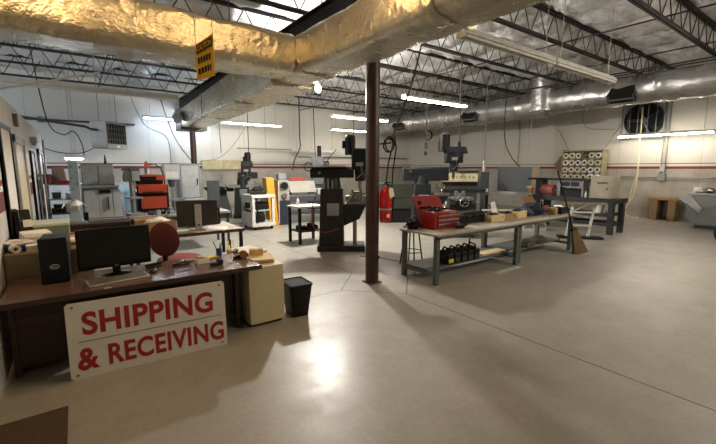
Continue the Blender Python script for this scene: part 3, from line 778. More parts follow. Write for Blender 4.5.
# grey sheet metal machine hood
t = thing('blast_cabinet', 'tall grey sheet metal cabinet with sloped lower panels and black handle', 'cabinet', (.40, 9.05, .80))
MB().hexa([(-.38, -.20, 0), (.36, -.20, 0), (.36, .4, 0), (-.38, .4, 0)], [(-.32, .02, .62), (.27, .02, .62), (.27, .4, .62), (-.32, .4, .62)]).build('lower_hood', M_grey, t, .006)
MB().box(-.34, .29, -.03, .4, .62, .66).build('ledge', M_greyl, t, .004)
u = MB().box(-.31, .22, .06, .4, .66, 1.08).build('upper_cabinet', M_grey, t, .006)
for x in (-.30, -.035): MB().box(x, x + .25, .05, .06, .68, 1.06).build('door', M_greyl, u, .003)
Ms = Matrix.Translation((0, -.2, 0)) @ Matrix.Rotation(R(-19.5), 4, 'X')
for (a, c) in ((-.32, -.08), (-.07, .16), (.17, .32)):
    MB().box(a * .95, c * .92, -.012, 0, .05, .60, Ms).build('panel', M_greyl, t)
MB().box(-.06, .13, -.03, -.01, .535, .60, Ms).build('data_plate', M_black, t)
MB().box(.07, .085, -.04, -.012, .2, .46, Ms).build('handle', M_black, t)
MB().cyl((.10, .2, 1.08), (.10, .2, 1.26), .03, .008, n=8).build('vent_pipe', M_black, t)
MB().box(-.40, .37, -.30, -.2, -.0, .03).build('front_lip', M_greyl, t)
# pale blue drill stand on the bench
t = thing('mill_drill', 'pale blue bench mill with white head left of the grey cabinet', 'milling machine', (-.06, 8.60, .80))
MB().box(-.16, .16, -.16, .2, 0, .05).build('base', M_greyl, t, .008)
MB().box(-.04, .11, .04, .2, .05, 1.12).build('column', M_blue, t, .01)
for k in range(5): MB().cyl((.0 + .07 * (k % 2), .035, .62 + .1 * k), (.0 + .07 * (k % 2), .05, .62 + .1 * k), .012, n=8).build('bolt', M_greyd, t)
MB().blob((0, -.06, .34), (.11, .12, .10), 2, .12).build('head', M_whitem, t)
MB().hexa([(-.1, -.14, .05), (.1, -.14, .05), (.1, .04, .05), (-.1, .04, .05)], [(-.07, -.1, .28), (.07, -.1, .28), (.07, .04, .28), (-.07, .04, .28)]).build('motor_case', M_blue, t, .01)
for s in (-1, 1): MB().tube([(s * .10, -.08, .34), (s * .16, -.14, .36), (s * .18, -.18, .3)], .014, 8).build('handle', M_chrome, t)
MB().box(.12, .19, -.12, -.05, .05, .2).build('switch_box', M_black, t, .006)
# rack at the far left
t = thing('storage_rack', 'grey wire storage rack standing at the far left behind the benches', 'rack', (-.50, 9.9, 0))
for x in (0, .62):
    for y in (0, .45): MB().cyl((x, y, 0), (x, y, 1.9), .018, n=8).build('post', M_grey, t)
for z in (.45, .85, 1.15, 1.45):
    b = MB().box(-.01, .63, -.01, .46, z, z + .025); b.build('shelf', M_grey, t)
solo(MB().box(0, .42, 0, .08, 0, .05).box(.02, .4, .01, .07, .05, .07), 'red_level', 'red bar tool lying on the top rack shelf', 'level', M_red, (-.36, 9.92, 1.475), bev=.005)
solo(MB().hexa([(0, 0, 0), (.28, 0, 0), (.28, .3, 0), (0, .3, 0)], [(.04, .06, .34), (.24, .06, .34), (.24, .26, .34), (.04, .26, .34)]), 'grey_hood', 'grey brown cover on the top shelf of the far left rack', 'cover', mat('grey brown cover', '#80706a'), (-.42, 10.02, 1.475), bev=.02)
solo(MB().cyl((0, 0, 0), (0, 0, .16), .07, n=16).cyl((0, 0, .16), (0, 0, .2), .075, n=16), 'maroon_tin', 'maroon tin at the left end of the rack top shelf', 'tin', M_maroon, (-.47, 9.98, 1.475))
for k, (x, w, h, m, lab) in enumerate(((-.42, .14, .12, M_greyd, 'dark grey box on the third rack shelf'), (-.2, .2, .1, M_greyl, 'pale box on the third rack shelf'))):
    t = thing('storage_box', lab, 'box', (x, 10.0, 1.175)); MB().box(0, w, 0, .2, 0, h).build('box', m, t, .005); MB().box(-.004, w + .004, -.004, .204, h - .03, h + .006).build('lid', m, t)
t = thing('storage_box', 'small white carton on the second rack shelf', 'box', (-.22, 9.98, .875)); MB().box(0, .22, 0, .2, 0, .16).build('box', M_white_plain, t, .004); MB().box(.09, .13, -.002, .202, 0, .162).build('tape_strip', M_paper2, t)
solo(MB().box(0, .3, 0, .2, 0, .1).box(.04, .26, .04, .16, .1, .18), 'brown_parts', 'brown parts heaped left on the second rack shelf', 'parts', mat('brown parts', '#4e3c2e'), (-.46, 10.05, .875), bev=.01)

# second bench with clutter, orange tool chest, drill press
bench('work_bench', 'pale topped long bench under the orange tool chest', 'workbench', (.80, 8.9, 0), 2.04, .95, .82, M_greyl, M_greyd, edge=.1)
BZ = .82
t = thing('tool_chest', 'orange red tool chest with black drawer gap on the cluttered bench', 'tool chest', (1.34, 9.45, BZ))
MB().box(-.31, .31, 0, .32, 0, .60).build('case', M_matblk, t, .006)
MB().box(-.24, .26, -.02, 0, .10, .36).build('lower_door', M_orange, t, .004)
d = MB().box(-.28, .28, -.03, 0, .44, .60).build('drawer', M_orange, t, .004)
MB().box(-.2, .2, -.045, -.03, .45, .47).build('handle', M_black, d)
MB().box(-.315, .315, -.012, .325, .60, .625).build('lid', M_orange, t, .004)
t = thing('tool_tray', 'long open black tray with red sides above the orange tool chest', 'tray', (1.27, 9.52, BZ + .625))
MB().box(-.45, .34, 0, .3, .08, .20).build('tray', M_matblk, t, .006)
MB().box(.16, .34, -.012, 0, .09, .205).box(-.12, .16, -.012, 0, .17, .215).build('red_edge', M_orange, t)
MB().box(-.3, .3, .05, .25, 0, .08).build('foot', M_black, t)
t = thing('spray_gun', 'orange spray gun standing upright on the black tray', 'spray gun', (1.28, 9.67, BZ + .85))
MB().cyl((0, 0, 0), (0, 0, .12), .045, n=14).build('cup', M_greyl, t)
MB().prism([(-.05, .12), (.05, .12), (.04, .24), (-.01, .29), (-.04, .24)], 'y', -.025, .025).build('body', M_orange, t, .008)
MB().tube([(.04, 0, .2), (.16, 0, .22), (.28, 0, .14), (.34, 0, -.1), (.34, 0, -.35)], .014, 8).build('hose', M_black, t)
def drill_press(label, loc, rz, m, H=1.0):
    t = thing('drill_press', label, 'drill press', loc, rz)
    MB().box(-.14, .14, -.2, .14, 0, .05).build('base', m, t, .008)
    MB().cyl((0, .06, .05), (0, .06, H), .038, n=16).build('column', M_steel, t)
    MB().box(-.13, .13, -.2, .06, H * .38, H * .38 + .035).cyl((0, .06, H * .36), (0, .06, H * .42), .06, n=14).build('table', m, t, .004)
    MB().hexa([(-.08, -.24, H * .78), (.08, -.24, H * .78), (.09, .18, H * .78), (-.09, .18, H * .78)], [(-.07, -.22, H), (.07, -.22, H), (.09, .2, H), (-.09, .2, H)]).build('head', m, t, .012)
    MB().hexa([(-.1, -.22, H), (.1, -.22, H), (.1, .3, H), (-.1, .3, H)], [(-.09, -.2, H + .07), (.09, -.2, H + .07), (.09, .28, H + .07), (-.09, .28, H + .07)]).build('belt_cover', M_greyd, t, .012)
    MB().cyl((0, -.15, H * .62), (0, -.15, H * .79), .02, n=12).cyl((0, -.15, H * .55), (0, -.15, H * .62), .028, .012, n=12).build('chuck', M_chrome, t)
    MB().cyl((0, .26, H * .76), (0, .26, H * .99), .075, n=16).build('motor', M_greyd, t)
    for a in (0, 120, 240):
        MB().cyl((.08, -.12, H * .86), (.1, -.12 + .13 * math.cos(R(a)), H * .86 + .13 * math.sin(R(a))), .008, n=6).build('lever', M_black, t)
    return t
drill_press('grey drill press right of the grey sheet metal cabinet', (.93, 9.2, BZ), 12, M_grey, .92)
# clutter of small parts along that bench
kinds = [('black vise', M_greyd), ('grey steel block', M_grey), ('dark gear', M_matblk), ('bare steel part', M_steel), ('pale blue fitting', M_blue), ('brown bottle', M_redbrown)]
pos = [(1.22, 9.10), (1.34, 9.0), (1.46, 9.14), (1.58, 9.02), (1.70, 9.15), (1.82, 9.03), (1.94, 9.14), (2.08, 9.04), (2.22, 9.14)]
for k, (x, y) in enumerate(pos):
    n_, m_ = kinds[k % 6]; w = random.uniform(.04, .06); h = random.uniform(.07, .15)
    t = thing(n_.replace(' ', '_'), '%s on the cluttered bench before the orange chest, %s from the left' % (n_, ORD[k]), 'shop part', (x, y, BZ), random.uniform(-40, 40), 'small parts on the cluttered bench')
    if k % 3 == 0:
        MB().box(-w, w, -.05, .05, 0, h * .5).build('body', m_, t, .006); MB().box(-w * .5, w * .9, -.03, .03, h * .5, h).build('jaw', M_steel, t, .004); MB().cyl((-w - .06, 0, h * .6), (-w * .5, 0, h * .6), .008, n=6).build('screw', M_chrome, t)
    elif k % 3 == 1:
        MB().box(-w, w, -.04, .04, 0, h * .7).build('body', m_, t, .006); MB().cyl((0, 0, h * .7), (0, 0, h), .02, n=10).build('knob', M_black, t)
    else:
        MB().cyl((0, 0, 0), (0, 0, h * .6), w, n=14).build('body', m_, t); MB().cyl((0, 0, h * .6), (0, 0, h), w * .4, n=10).build('hub', M_steel, t)
# grey cabinet group at the back
t = thing('machine_cabinet', 'tall grey machine cabinet beside the dark back column', 'cabinet', (2.46, 12.0, 0))
MB().box(-.05, .52, 0, .55, .08, 1.92).build('body', M_grey, t, .008)
MB().box(-.0, .47, -.012, 0, .95, 1.86).build('door', M_greyl, t, .004)
MB().box(.42, .44, -.04, -.012, 1.3, 1.5).build('handle', M_black, t)
MB().box(-.03, .5, .03, .52, 0, .08).build('plinth', M_matblk, t)
t = thing('control_box', 'pale grey control box on a post in front of the grey cabinet', 'control box', (2.14, 11.6, 0))
MB().box(-.03, .03, .1, .16, 0, 1.5).build('post', M_steel, t)
MB().box(-.2, .2, 0, .3, 1.48, 1.9).build('box', M_greyl, t, .01)
MB().box(-.16, .16, -.01, 0, 1.52, 1.70).build('panel', M_whitem, t, .004)
MB().cyl((.0, .13, 1.28), (.0, .13, 1.48), .07, .1, n=14).build('spindle', M_greyd, t)
MB().box(-.28, .28, -.1, .35, .9, .95).build('table', M_steel, t, .004)
MB().cyl((-.2, -.05, 0), (-.2, -.05, .9), .02, n=8).cyl((.2, -.05, 0), (.2, -.05, .9), .02, n=8).build('leg', M_steel, t)
t = thing('room_divider', 'dark blue grey tall panel behind the rear facing monitor', 'divider', (2.95, 11.2, 0))
MB().box(0, .34, 0, .04, .5, 1.45).build('panel', M_greyd, t, .004)
for x in (0.01, .30): MB().box(x, x + .03, .0, .04, 0, .5).build('leg', M_greyd, t)
# pale backing cabinets below the wall
for k, (x, w, h, m, lab) in enumerate(((.7, 1.1, 1.3, M_blue, 'pale blue locker against the back wall behind the drill press'), (-2.2, 2.0, 1.75, M_greyl, 'pale grey partition panel at the far left back'))):
    t = thing('wall_locker' if k == 0 else 'partition_panel', lab, 'locker' if k == 0 else 'panel', (x, 14.6 + k * 1.4, 0))
    MB().box(0, w, 0, .4, .06, h).build('body', m, t, .006)
    MB().box(.03, w / 2 - .01, -.015, 0, .1, h - .04).box(w / 2 + .01, w - .03, -.015, 0, .1, h - .04).build('door', m, t, .003)
    MB().box(.02, w - .02, .03, .38, 0, .06).build('plinth', M_matblk, t)
# unit heater
t = thing('unit_heater', 'grey hanging unit heater with black louvres at the left', 'heater', (.77, 11.75, 2.28), 45)
MB().box(-.33, .33, -.22, .22, 0, .66).build('case', M_greyl, t, .012)
MB().box(-.29, .29, -.235, -.22, .12, .60).build('grille', M_black, t)
for k in range(7): MB().box(-.275 + .082 * k, -.262 + .082 * k, -.25, -.235, .13, .59).build('louvre', M_grey, t)
for k in range(3): MB().box(-.29, .29, -.246, -.236, .22 + .13 * k, .235 + .13 * k).build('crossbar', M_grey, t)
MB().box(-.05, .05, -.236, -.22, .03, .08).build('badge', M_white_plain, t)
for x in (-.28, .28): MB().cyl((x, 0, .66), (x, 0, 2.3), .01, n=6).build('hanger', M_galv, t)
MB().tube([(-.33, .05, .45), (-.5, .05, .45), (-.6, .1, .5), (-1.6, 1.6, .75)], .03, 8).build('gas_pipe', M_greyd, t)

# ================================================================ MILLS
def mill(name, label, loc, rz, m, ztop=2.5, zr=1.62, col_h=1.33, ram=(-.65, .25), hx=.36, base=(-.5, .5), table=(.1, 1.0), mot=.10, d2=None, tab_rz=0, rh=.13, hz=0., hw=1.):
    t = thing(name, label, 'milling machine', loc, rz)
    MB().box(base[0], base[1], -.3, .3, 0, .13).build('base', m, t, .015)
    MB().hexa([(base[0] + .04, -.26, .13), (.06, -.26, .13), (.06, .26, .13), (base[0] + .04, .26, .13)], [(base[0] + .08, -.22, col_h), (.04, -.22, col_h), (.04, .22, col_h), (base[0] + .08, .22, col_h)]).build('column', m, t, .02)
    b = MB().box(-.30, -.04, -.265, -.235, .78, 1.05); q = b.build('electrical_box', M_grey, t, .006)
    MB().box(-.285, -.055, -.272, -.265, .80, 1.03).build('door', M_grey, q, .004)
    MB().cyl((-.2, 0, col_h), (-.2, 0, zr - .13), .2, .17, n=22).build('turret', m, t)
    MB().box(ram[0], ram[1], -.15, .15, zr - rh, zr + .06).prism([(-.11, zr + .06), (.11, zr + .06), (.08, zr + .10), (-.08, zr + .10)], 'x', ram[0] + .02, ram[1]).build('ram', m, t, .012)
    MB().cyl((ram[0] + .2, -.16, zr - .02), (ram[0] + .2, -.2, zr - .02), .03, n=10).build('ram_lock', M_steel, t)
    MB().tube([(ram[0] + .25, 0, zr + .1), (ram[0] + .25, 0, zr + .16), (ram[0] + .31, 0, zr + .2), (ram[0] + .37, 0, zr + .16), (ram[0] + .37, 0, zr + .1)], .012, 8).build('lifting_eye', M_steel, t)
    # head
    z_keep = zr; zr = zr + hz
    h = MB().box(hx - .17 * hw, hx + .17 * hw, -.14, .14, zr + .04, zr + .36).build('head', m, t, .03)
    MB().cyl((hx + .02, 0, zr - .2), (hx + .02, 0, zr + .06), .11, .13, n=20).build('quill_housing', m, h)
    MB().cyl((hx + .02, 0, zr - .36), (hx + .02, 0, zr - .2), .045, n=14).cyl((hx + .02, 0, zr - .42), (hx + .02, 0, zr - .36), .025, n=12).build('spindle', M_steel, h)
    MB().hexa([(hx - .18 * hw, -.16, zr + .3), (hx + .26 * hw, -.16, zr + .3), (hx + .26 * hw, .16, zr + .3), (hx - .18 * hw, .16, zr + .3)], [(hx - .16 * hw, -.14, zr + .5), (hx + .22 * hw, -.14, zr + .5), (hx + .22 * hw, .14, zr + .5), (hx - .16 * hw, .14, zr + .5)]).build('belt_housing', m, h, .03)
    MB().cyl((mot, 0, zr + .36), (mot, 0, ztop - .05), .115 * hw, n=22).cyl((mot, 0, ztop - .05), (mot, 0, ztop), .12 * hw, .09 * hw, n=22).build('motor', M_black, t)
    MB().box(mot - .17, mot - .10, -.07, .07, zr + .5, zr + .66).build('junction_box', M_black, t, .006)
    MB().box(hx - .08, hx + .08, -.146, -.14, zr + .12, zr + .2).build('name_plate', M_silver, h)
    for a in range(3):
        MB().cyl((hx + .06, -.14, zr - .04), (hx + .06 + .16 * math.cos(R(100 + a * 120)), -.2, zr - .04 + .16 * math.sin(R(100 + a * 120))), .009, n=6).build('feed_lever', M_steel, h)
    zr = z_keep
    # knee, saddle, table
    MB().hexa([(.06, -.17, .55), (.40, -.17, .70), (.40, .17, .70), (.06, .17, .55)], [(.06, -.2, 1.02), (.55, -.2, 1.02), (.55, .2, 1.02), (.06, .2, 1.02)]).build('knee', m, t, .015)
    MB().cyl((.3, 0, .13), (.3, 0, .65), .045, n=14).build('elevating_screw', M_steel, t)
    MB().box(.12, .58, -.19, .19, 1.02, 1.10).build('saddle', M_steel, t, .008)
    Mt = Matrix.Translation(((table[0] + table[1]) / 2, 0, 0)) @ Matrix.Rotation(R(tab_rz), 4, 'Z')
    L = (table[1] - table[0]) / 2
    b = MB().box(-L, L, -.14, .14, 1.10, 1.18, Mt)
    for y in (-.11, -.035, .04, .1): b.box(-L, L, y - .02, y + .012, 1.18, 1.20, Mt)
    b.build('table', M_steel if d2 is None else d2, t, .004)
    for s in (-1, 1):
        w = MB(); c = Mt @ Vector((s * (L + .08), 0, 1.13)); ax = (Mt.to_3x3() @ Vector((1, 0, 0)))
        w.tube([c + (Mt.to_3x3() @ Vector((0, .10 * math.cos(a * PI / 10), .10 * math.sin(a * PI / 10)))) for a in range(20)], .012, 6, closed=True)
        for a in range(3): w.cyl(c, c + (Mt.to_3x3() @ Vector((0, .10 * math.cos(a * 2.09), .10 * math.sin(a * 2.09)))), .008, n=6)
        w.cyl(c - ax * .08, c + ax * .03, .018, n=10)
        w.build('handwheel', M_chrome, t)
    w = MB(); w.tube([(.60, .09 * math.cos(a * PI / 10), .86 + .09 * math.sin(a * PI / 10)) for a in range(20)], .012, 6, closed=True).cyl((.54, 0, .86), (.63, 0, .86), .018, n=10).cyl((.6, -.09, .86), (.6, .09, .86), .009, n=6).build('knee_crank', M_chrome, t)
    v = MB().box(.22, .46, -.08, .08, 1.20, 1.29).box(.22, .28, -.08, .08, 1.29, 1.34).box(.40, .46, -.08, .08, 1.29, 1.34).cyl((.46, 0, 1.25), (.56, 0, 1.25), .015, n=8).build('vise', M_steel, t, .005)
    return t
m1 = mill('milling_machine', 'dark knee mill standing just left of the extinguisher column', (4.68, 7.02, 0), -36, M_mill, 2.5, 1.72, 1.36, (-.66, .28), .40, (-.52, .52), (.1, .66), .2)
MB().tube([(-.1, 0, 2.2), (-.35, -.05, 1.9), (-.62, -.1, 1.55)], .01, 6).build('brace_rod', M_redbrown, m1)
MB().box(-.82, .12, -.28, .22, 1.83, 1.85).build('rear_shelf', M_greyl, m1)
for k, (dx, z) in enumerate(((-.36, 1.42), (-.27, 1.47), (-.18, 1.44))):
    MB().cyl((dx, -.2, 1.36), (dx, -.2, z + .1), .02, n=8).build('valve', M_steel, m1)
for k in range(7):
    a = k * .9; MB().tube([(.16 + .05 * k, -.2, 1.05 + .03 * (k % 3)), (.18 + .05 * k, -.26, 1.15), (.2 + .05 * k, -.24, 1.24 + .02 * (k % 2))], .013, 6).build('lever', M_chrome, m1)
MB().tube([(-.5, -.28, 1.3), (-.6, -.3, 1.0), (-.62, -.3, .6), (-.5, -.3, .45), (-.3, -.29, .42), (-.05, -.27, .5)], .012, 6).build('air_hose', mat('pink red hose', '#7a3f38', .5), m1)
mill('milling_machine', 'slate grey mill behind the red toolbox bench, its head high at right', (8.15, 7.72, 0), -36, M_mill2, 2.78, 1.72, 1.36, (-.74, .55), .70, (-.5, .6), (.45, 1.6), .42, M_mill2, 0, .28, .18, 1.45)
mill('milling_machine', 'small dark mill at the back left behind the white machine frame', (5.05, 13.7, 0), -20, M_mill, 2.36, 1.55, 1.1, (-.35, .35), -.05, (-.55, .5), (-.7, .6), .02, None, 10)
t = thing('grinder_arm', 'dark cranked arm machine beside the back left mill', 'machine', (4.3, 14.3, 0), -20)
MB().hexa([(-.3, -.3, 0), (.3, -.3, 0), (.3, .3, 0), (-.3, .3, 0)], [(-.15, -.15, .8), (.15, -.15, .8), (.15, .15, .8), (-.15, .15, .8)]).build('pedestal', M_greyd, t, .02)
MB().box(-.45, .4, -.15, .15, .95, 1.13).box(-.14, .14, -.12, .12, .8, .95).build('arm', M_mill, t, .02)
MB().hexa([(-.5, -.12, .95), (-.38, -.12, .95), (-.38, .12, .95), (-.5, .12, .95)], [(-.65, -.1, 1.1), (-.45, -.1, 1.13), (-.45, .1, 1.13), (-.65, .1, 1.1)]).build('counterweight', M_mill, t, .01)

M_lathew = mat('off white machine enamel', '#8f8d84', .45)
# ================================================================ CNC LATHE + FRAME CART + SMALL TABLE
FR = -36
t = thing('machine_frame_cart', 'white open steel frame machine with dark parts inside, left of the yellow panel', 'machine frame', (4.02, 10.62, 0), 0)
for (x, y) in ((0, 0), (.60, 0), (.60, .82), (0, .82)): MB().box(x, x + .08, y, y + .08, .2, .94).build('post', M_whitem, t, .006)
MB().box(-.02, .70, -.02, .92, .10, .2).build('base_frame', M_whitem, t, .006)
MB().box(-.02, .70, -.02, .92, .94, 1.02).build('top_panel', M_whitem, t, .006)
MB().box(-.012, .0, .0, .90, .2, .52).box(-.012, 0, .0, .9, .8, .94).build('side_panel', M_whitem, t)
MB().box(.08, .60, .08, .84, .55, .58).build('shelf', M_greyl, t)
MB().box(.12, .42, .1, .5, .22, .44).build('pump_unit', M_black, t, .02)
MB().cyl((.5, .65, .22), (.5, .65, .46), .11, n=18).build('tank', M_greyd, t)
MB().box(.16, .56, .12, .5, .58, .80).build('gear_unit', M_matblk, t, .03)
MB().tube([(.14, -.02, .86), (.12, -.04, .6), (.2, -.04, .35), (.14, -.04, .24)], .025, 8).build('hose', M_black, t)
for (x, y) in ((.08, .06), (.6, .06), (.6, .84), (.08, .84)): MB().cyl((x - .02, y, .05), (x + .02, y, .05), .05, n=14).build('caster', M_rubber, t)
solo(MB().box(-.22, .22, -.15, .15, 0, .10).box(-.14, .14, -.1, .1, .10, .2).cyl((-.1, -.02, .2), (.12, .03, .24), .04, n=10), 'gearbox_part', 'dark greasy gearbox on top of the white frame', 'machine part', M_mill, (4.35, 11.0, 1.02), -10, bev=.012)

t = thing('cnc_lathe', 'white lathe with yellow end panel, round black dial and long bed', 'lathe', (5.14, 11.3, 0), -12)
# local x runs along the bed toward the right
MB().box(0, .34, -.05, .62, .0, 1.42).build('headstock', M_lathew, t, .012)
MB().hexa([(-.30, -.12, .0), (-.03, -.12, .0), (-.03, .55, .0), (-.30, .55, .0)], [(-.40, -.12, 1.5), (-.17, -.12, 1.5), (-.17, .55, 1.5), (-.40, .55, 1.5)]).build('yellow_panel', M_yellow, t, .01)
MB().box(-.02, 0, -.1, .5, .05, 1.4).build('inner_panel', M_whitem, t)
MB().cyl((.18, -.05, 1.24), (.18, -.085, 1.24), .12, n=28).build('dial', M_black, t)
MB().pipe((.18, -.08, 1.24), (.18, -.09, 1.24), .13, .115, 28).build('dial_rim', M_chrome, t)
MB().cyl((.17, -.05, .93), (.17, -.11, .93), .09, n=22).cyl((.17, -.11, .93), (.17, -.16, .93), .05, n=18).build('feed_knob', M_chrome, t)
for k in range(3): MB().cyl((.05, -.05, 1.1 + .1 * k), (.05, -.07, 1.1 + .1 * k), .02, n=10).build('button', [M_red, M_black, M_greyd][k], t)
MB().box(.0, .36, -.08, -.05, .0, .78).build('navy_panel', mat('navy enamel', '#1d2430', .5), t)
MB().hexa([(.38, -.05, 1.02), (1.25, -.05, 1.02), (1.25, .1, 1.02), (.38, .1, 1.02)], [(.38, .2, 1.38), (1.25, .2, 1.38), (1.25, .25, 1.38), (.38, .25, 1.38)]).build('splash_guard', M_lathew, t, .008)
MB().box(.34, 2.2, 0, .42, .72, .9).build('bed', M_greyd, t, .01)
MB().box(.34, 2.2, .05, .35, .9, .94).build('bed_way', M_steel, t)
MB().box(.36, 2.1, -.02, .4, .30, .42).build('chip_tray', M_greyd, t, .006)
MB().box(1.75, 2.2, 0, .42, .0, .72).build('foot', M_greyl, t, .008)
MB().box(1.3, 1.72, -.04, .38, .94, 1.12).build('carriage', M_greyl, t, .012)
MB().cyl((.34, .2, 1.06), (.46, .2, 1.06), .12, n=24).build('chuck', M_steel, t)
MB().box(.04, .30, .1, .45, 1.42, 1.62).build('drive_unit', M_grey, t, .02)
MB().box(.45, .95, .2, .24, 1.38, 1.5).build('red_cover', mat('dull red cover', '#8c3430'), t)
t = thing('machine_table', 'small black legged table with white top and white bottle before the lathe', 'table', (4.12, 7.97, 0), 0)
MB().box(0, .75, 0, .62, .86, .90).build('table_top', M_whitem, t, .004)
for x in (.02, .67):
    for y in (.02, .54): MB().box(x, x + .06, y, y + .06, 0, .86).build('leg', M_black, t, .003)
MB().box(.05, .70, .05, .57, .28, .31).build('shelf', M_black, t)
t = thing('squeeze_bottle', 'white squeeze bottle on the small white topped table', 'bottle', (4.28, 8.32, .90))
MB().lathe([(.034, 0), (.037, .02), (.037, .13), (.014, .16)], n=16).build('bottle', M_glassw, t)
MB().lathe([(.016, .16), (.014, .185), (.005, .225)], n=10).build('nozzle', M_glassw, t)
for k, (x, h) in enumerate(((.15, .11), (.3, .08), (.45, .14), (.58, .09))):
    p = Vector((x, .28, 0))
    t = thing('steel_part', 'dark machine part on the shelf of the small white topped table, %s from the left' % ORD[k], 'machine part', (4.12 + p.x, 7.97 + p.y, .31), 0)
    MB().box(-.05, .05, -.08, .08, 0, h).build('block', M_matblk, t, .006); MB().cyl((0, 0, h), (0, 0, h + .03), .03, n=12).build('boss', M_steel, t)
# dark cross slide machine between the slate mill and the bench
t = thing('cross_slide_machine', 'dark machine of slides and bright handles behind the red toolbox bench', 'machine', (8.15, 6.55, 0), FR)
MB().hexa([(-.3, -.28, 0), (.3, -.28, 0), (.3, .28, 0), (-.3, .28, 0)], [(-.2, -.2, .75), (.2, -.2, .75), (.2, .2, .75), (-.2, .2, .75)]).build('pedestal', M_mill2, t, .02)
MB().box(-.34, .34, -.24, .24, .75, .88).build('lower_slide', M_mill, t, .012)
MB().box(-.22, .22, -.32, .3, .88, .98).build('upper_slide', M_mill2, t, .012)
MB().box(-.28, .3, -.18, .2, .98, 1.04).build('table', M_steel, t, .006)
for k, (x, y, z) in enumerate(((-.40, 0, .82), (.40, 0, .82), (0, -.38, .93))):
    w = MB(); ax = Vector((1, 0, 0)) if k < 2 else Vector((0, 1, 0)); pu = Vector((0, 1, 0)) if k < 2 else Vector((1, 0, 0)); c = Vector((x, y, z))
    w.tube([c + pu * .11 * math.cos(a * PI / 10) + Vector((0, 0, .11 * math.sin(a * PI / 10))) for a in range(20)], .013, 6, closed=True).cyl(c - ax * .07, c + ax * .07, .02, n=10)
    for a in range(3): w.cyl(c, c + pu * .11 * math.cos(a * 2.09) + Vector((0, 0, .11 * math.sin(a * 2.09))), .009, n=6)
    w.build('handwheel', M_chrome, t)
MB().box(-.15, .1, -.1, .1, 1.04, 1.14).box(-.15, -.09, -.1, .1, 1.14, 1.2).box(.04, .1, -.1, .1, 1.14, 1.2).build('vise', M_steel, t, .006)
for k in range(4):
    MB().tube([(-.2 + .13 * k, -.3, .96), (-.18 + .13 * k, -.36, 1.05), (-.15 + .12 * k, -.37, 1.12)], .012, 6).build('lever', M_chrome, t)
# grey turret machine behind the lathe
t = thing('turret_machine', 'grey turret machine under the low unlit strip light at the back wall', 'machine', (8.6, 14.6, 0), FR)
MB().box(-.5, .6, -.3, .4, 0, 1.1).build('base', M_greyd, t, .02)
MB().box(-.32, .2, -.2, .3, 1.1, 2.3).build('column', M_grey, t, .03)
MB().box(.2, .42, -.15, .2, 1.5, 2.1).build('head', M_greyd, t, .03)
MB().tube([(-.45 + .18 * math.cos(a * PI / 8), -.2, 1.85 + .18 * math.sin(a * PI / 8)) for a in range(16)], .02, 6, closed=True).cyl((-.45, -.25, 1.85), (-.32, -.1, 1.85), .02).build('handwheel', M_black, t)
MB().cyl((.0, .05, 2.3), (.0, .05, 2.75), .09, n=16).build('motor', M_black, t)
# olive machine behind the column
t = thing('engine_lathe', 'olive green engine lathe behind the column and coiled hoses', 'lathe', (8.75, 9.15, 0), FR)
MB().box(-.95, .55, 0, .6, .45, 1.32).build('headstock', M_olive, t, .03)
MB().box(-.90, .5, .05, .55, 0, .45).build('pedestal', M_matblk, t, .02)
MB().box(-.55, -.1, -.02, 0, .82, 1.15).build('gear_door', M_olive, t, .006)
MB().box(.02, .5, -.015, 0, .56, .78).build('control_plate', M_greyd, t, .004)
for k in range(3): MB().cyl((.1 + .16 * k, -.015, .67), (.1 + .16 * k, -.06, .67), .03, n=12).build('knob', M_black, t)
MB().box(.55, 1.1, .12, .5, .62, .82).build('bed', M_olive, t, .01)
MB().box(.8, 1.05, .14, .48, 0, .62).build('foot', M_olive, t, .01)
MB().cyl((.55, .3, 1.0), (.68, .3, 1.0), .12, n=22).build('chuck', M_steel, t)
MB().box(-1.35, -.96, .05, .5, .35, .42).box(-1.3, -1.2, .1, .45, 0, .35).build('side_tray', M_greyl, t, .004)
# cream lathe cover with yellowed plate, behind the slate mill head
t = thing('cream_machine', 'cream machine cover with yellowed strip plate behind the slate mill head', 'machine', (10.25, 8.55, 0), FR)
MB().box(-.2, .8, 0, .5, 0, 1.2).build('stand', M_greyd, t, .01)
MB().box(-.35, .9, -.04, .45, 1.34, 1.62).build('cover', M_cream, t, .015)
MB().box(-.30, .85, .0, .4, 1.2, 1.34).build('neck', M_matblk, t)
MB().box(-.30, .82, -.048, -.04, 1.40, 1.58).build('plate', mat('yellowed plate', '#d8cfa2'), t)
random.seed(5)
b = MB()
for k in range(7): b.box(-.24 + .14 * k, -.15 + .14 * k, -.052, -.048, 1.44 + .02 * (k % 2), 1.54)
b.build('plate_marks', mat('faded plate marks', '#a9a277'), t)
MB().cyl((.2, .2, 1.62), (.9, .2, 1.62), .09, n=14).build('bar_cover', M_olive, t)
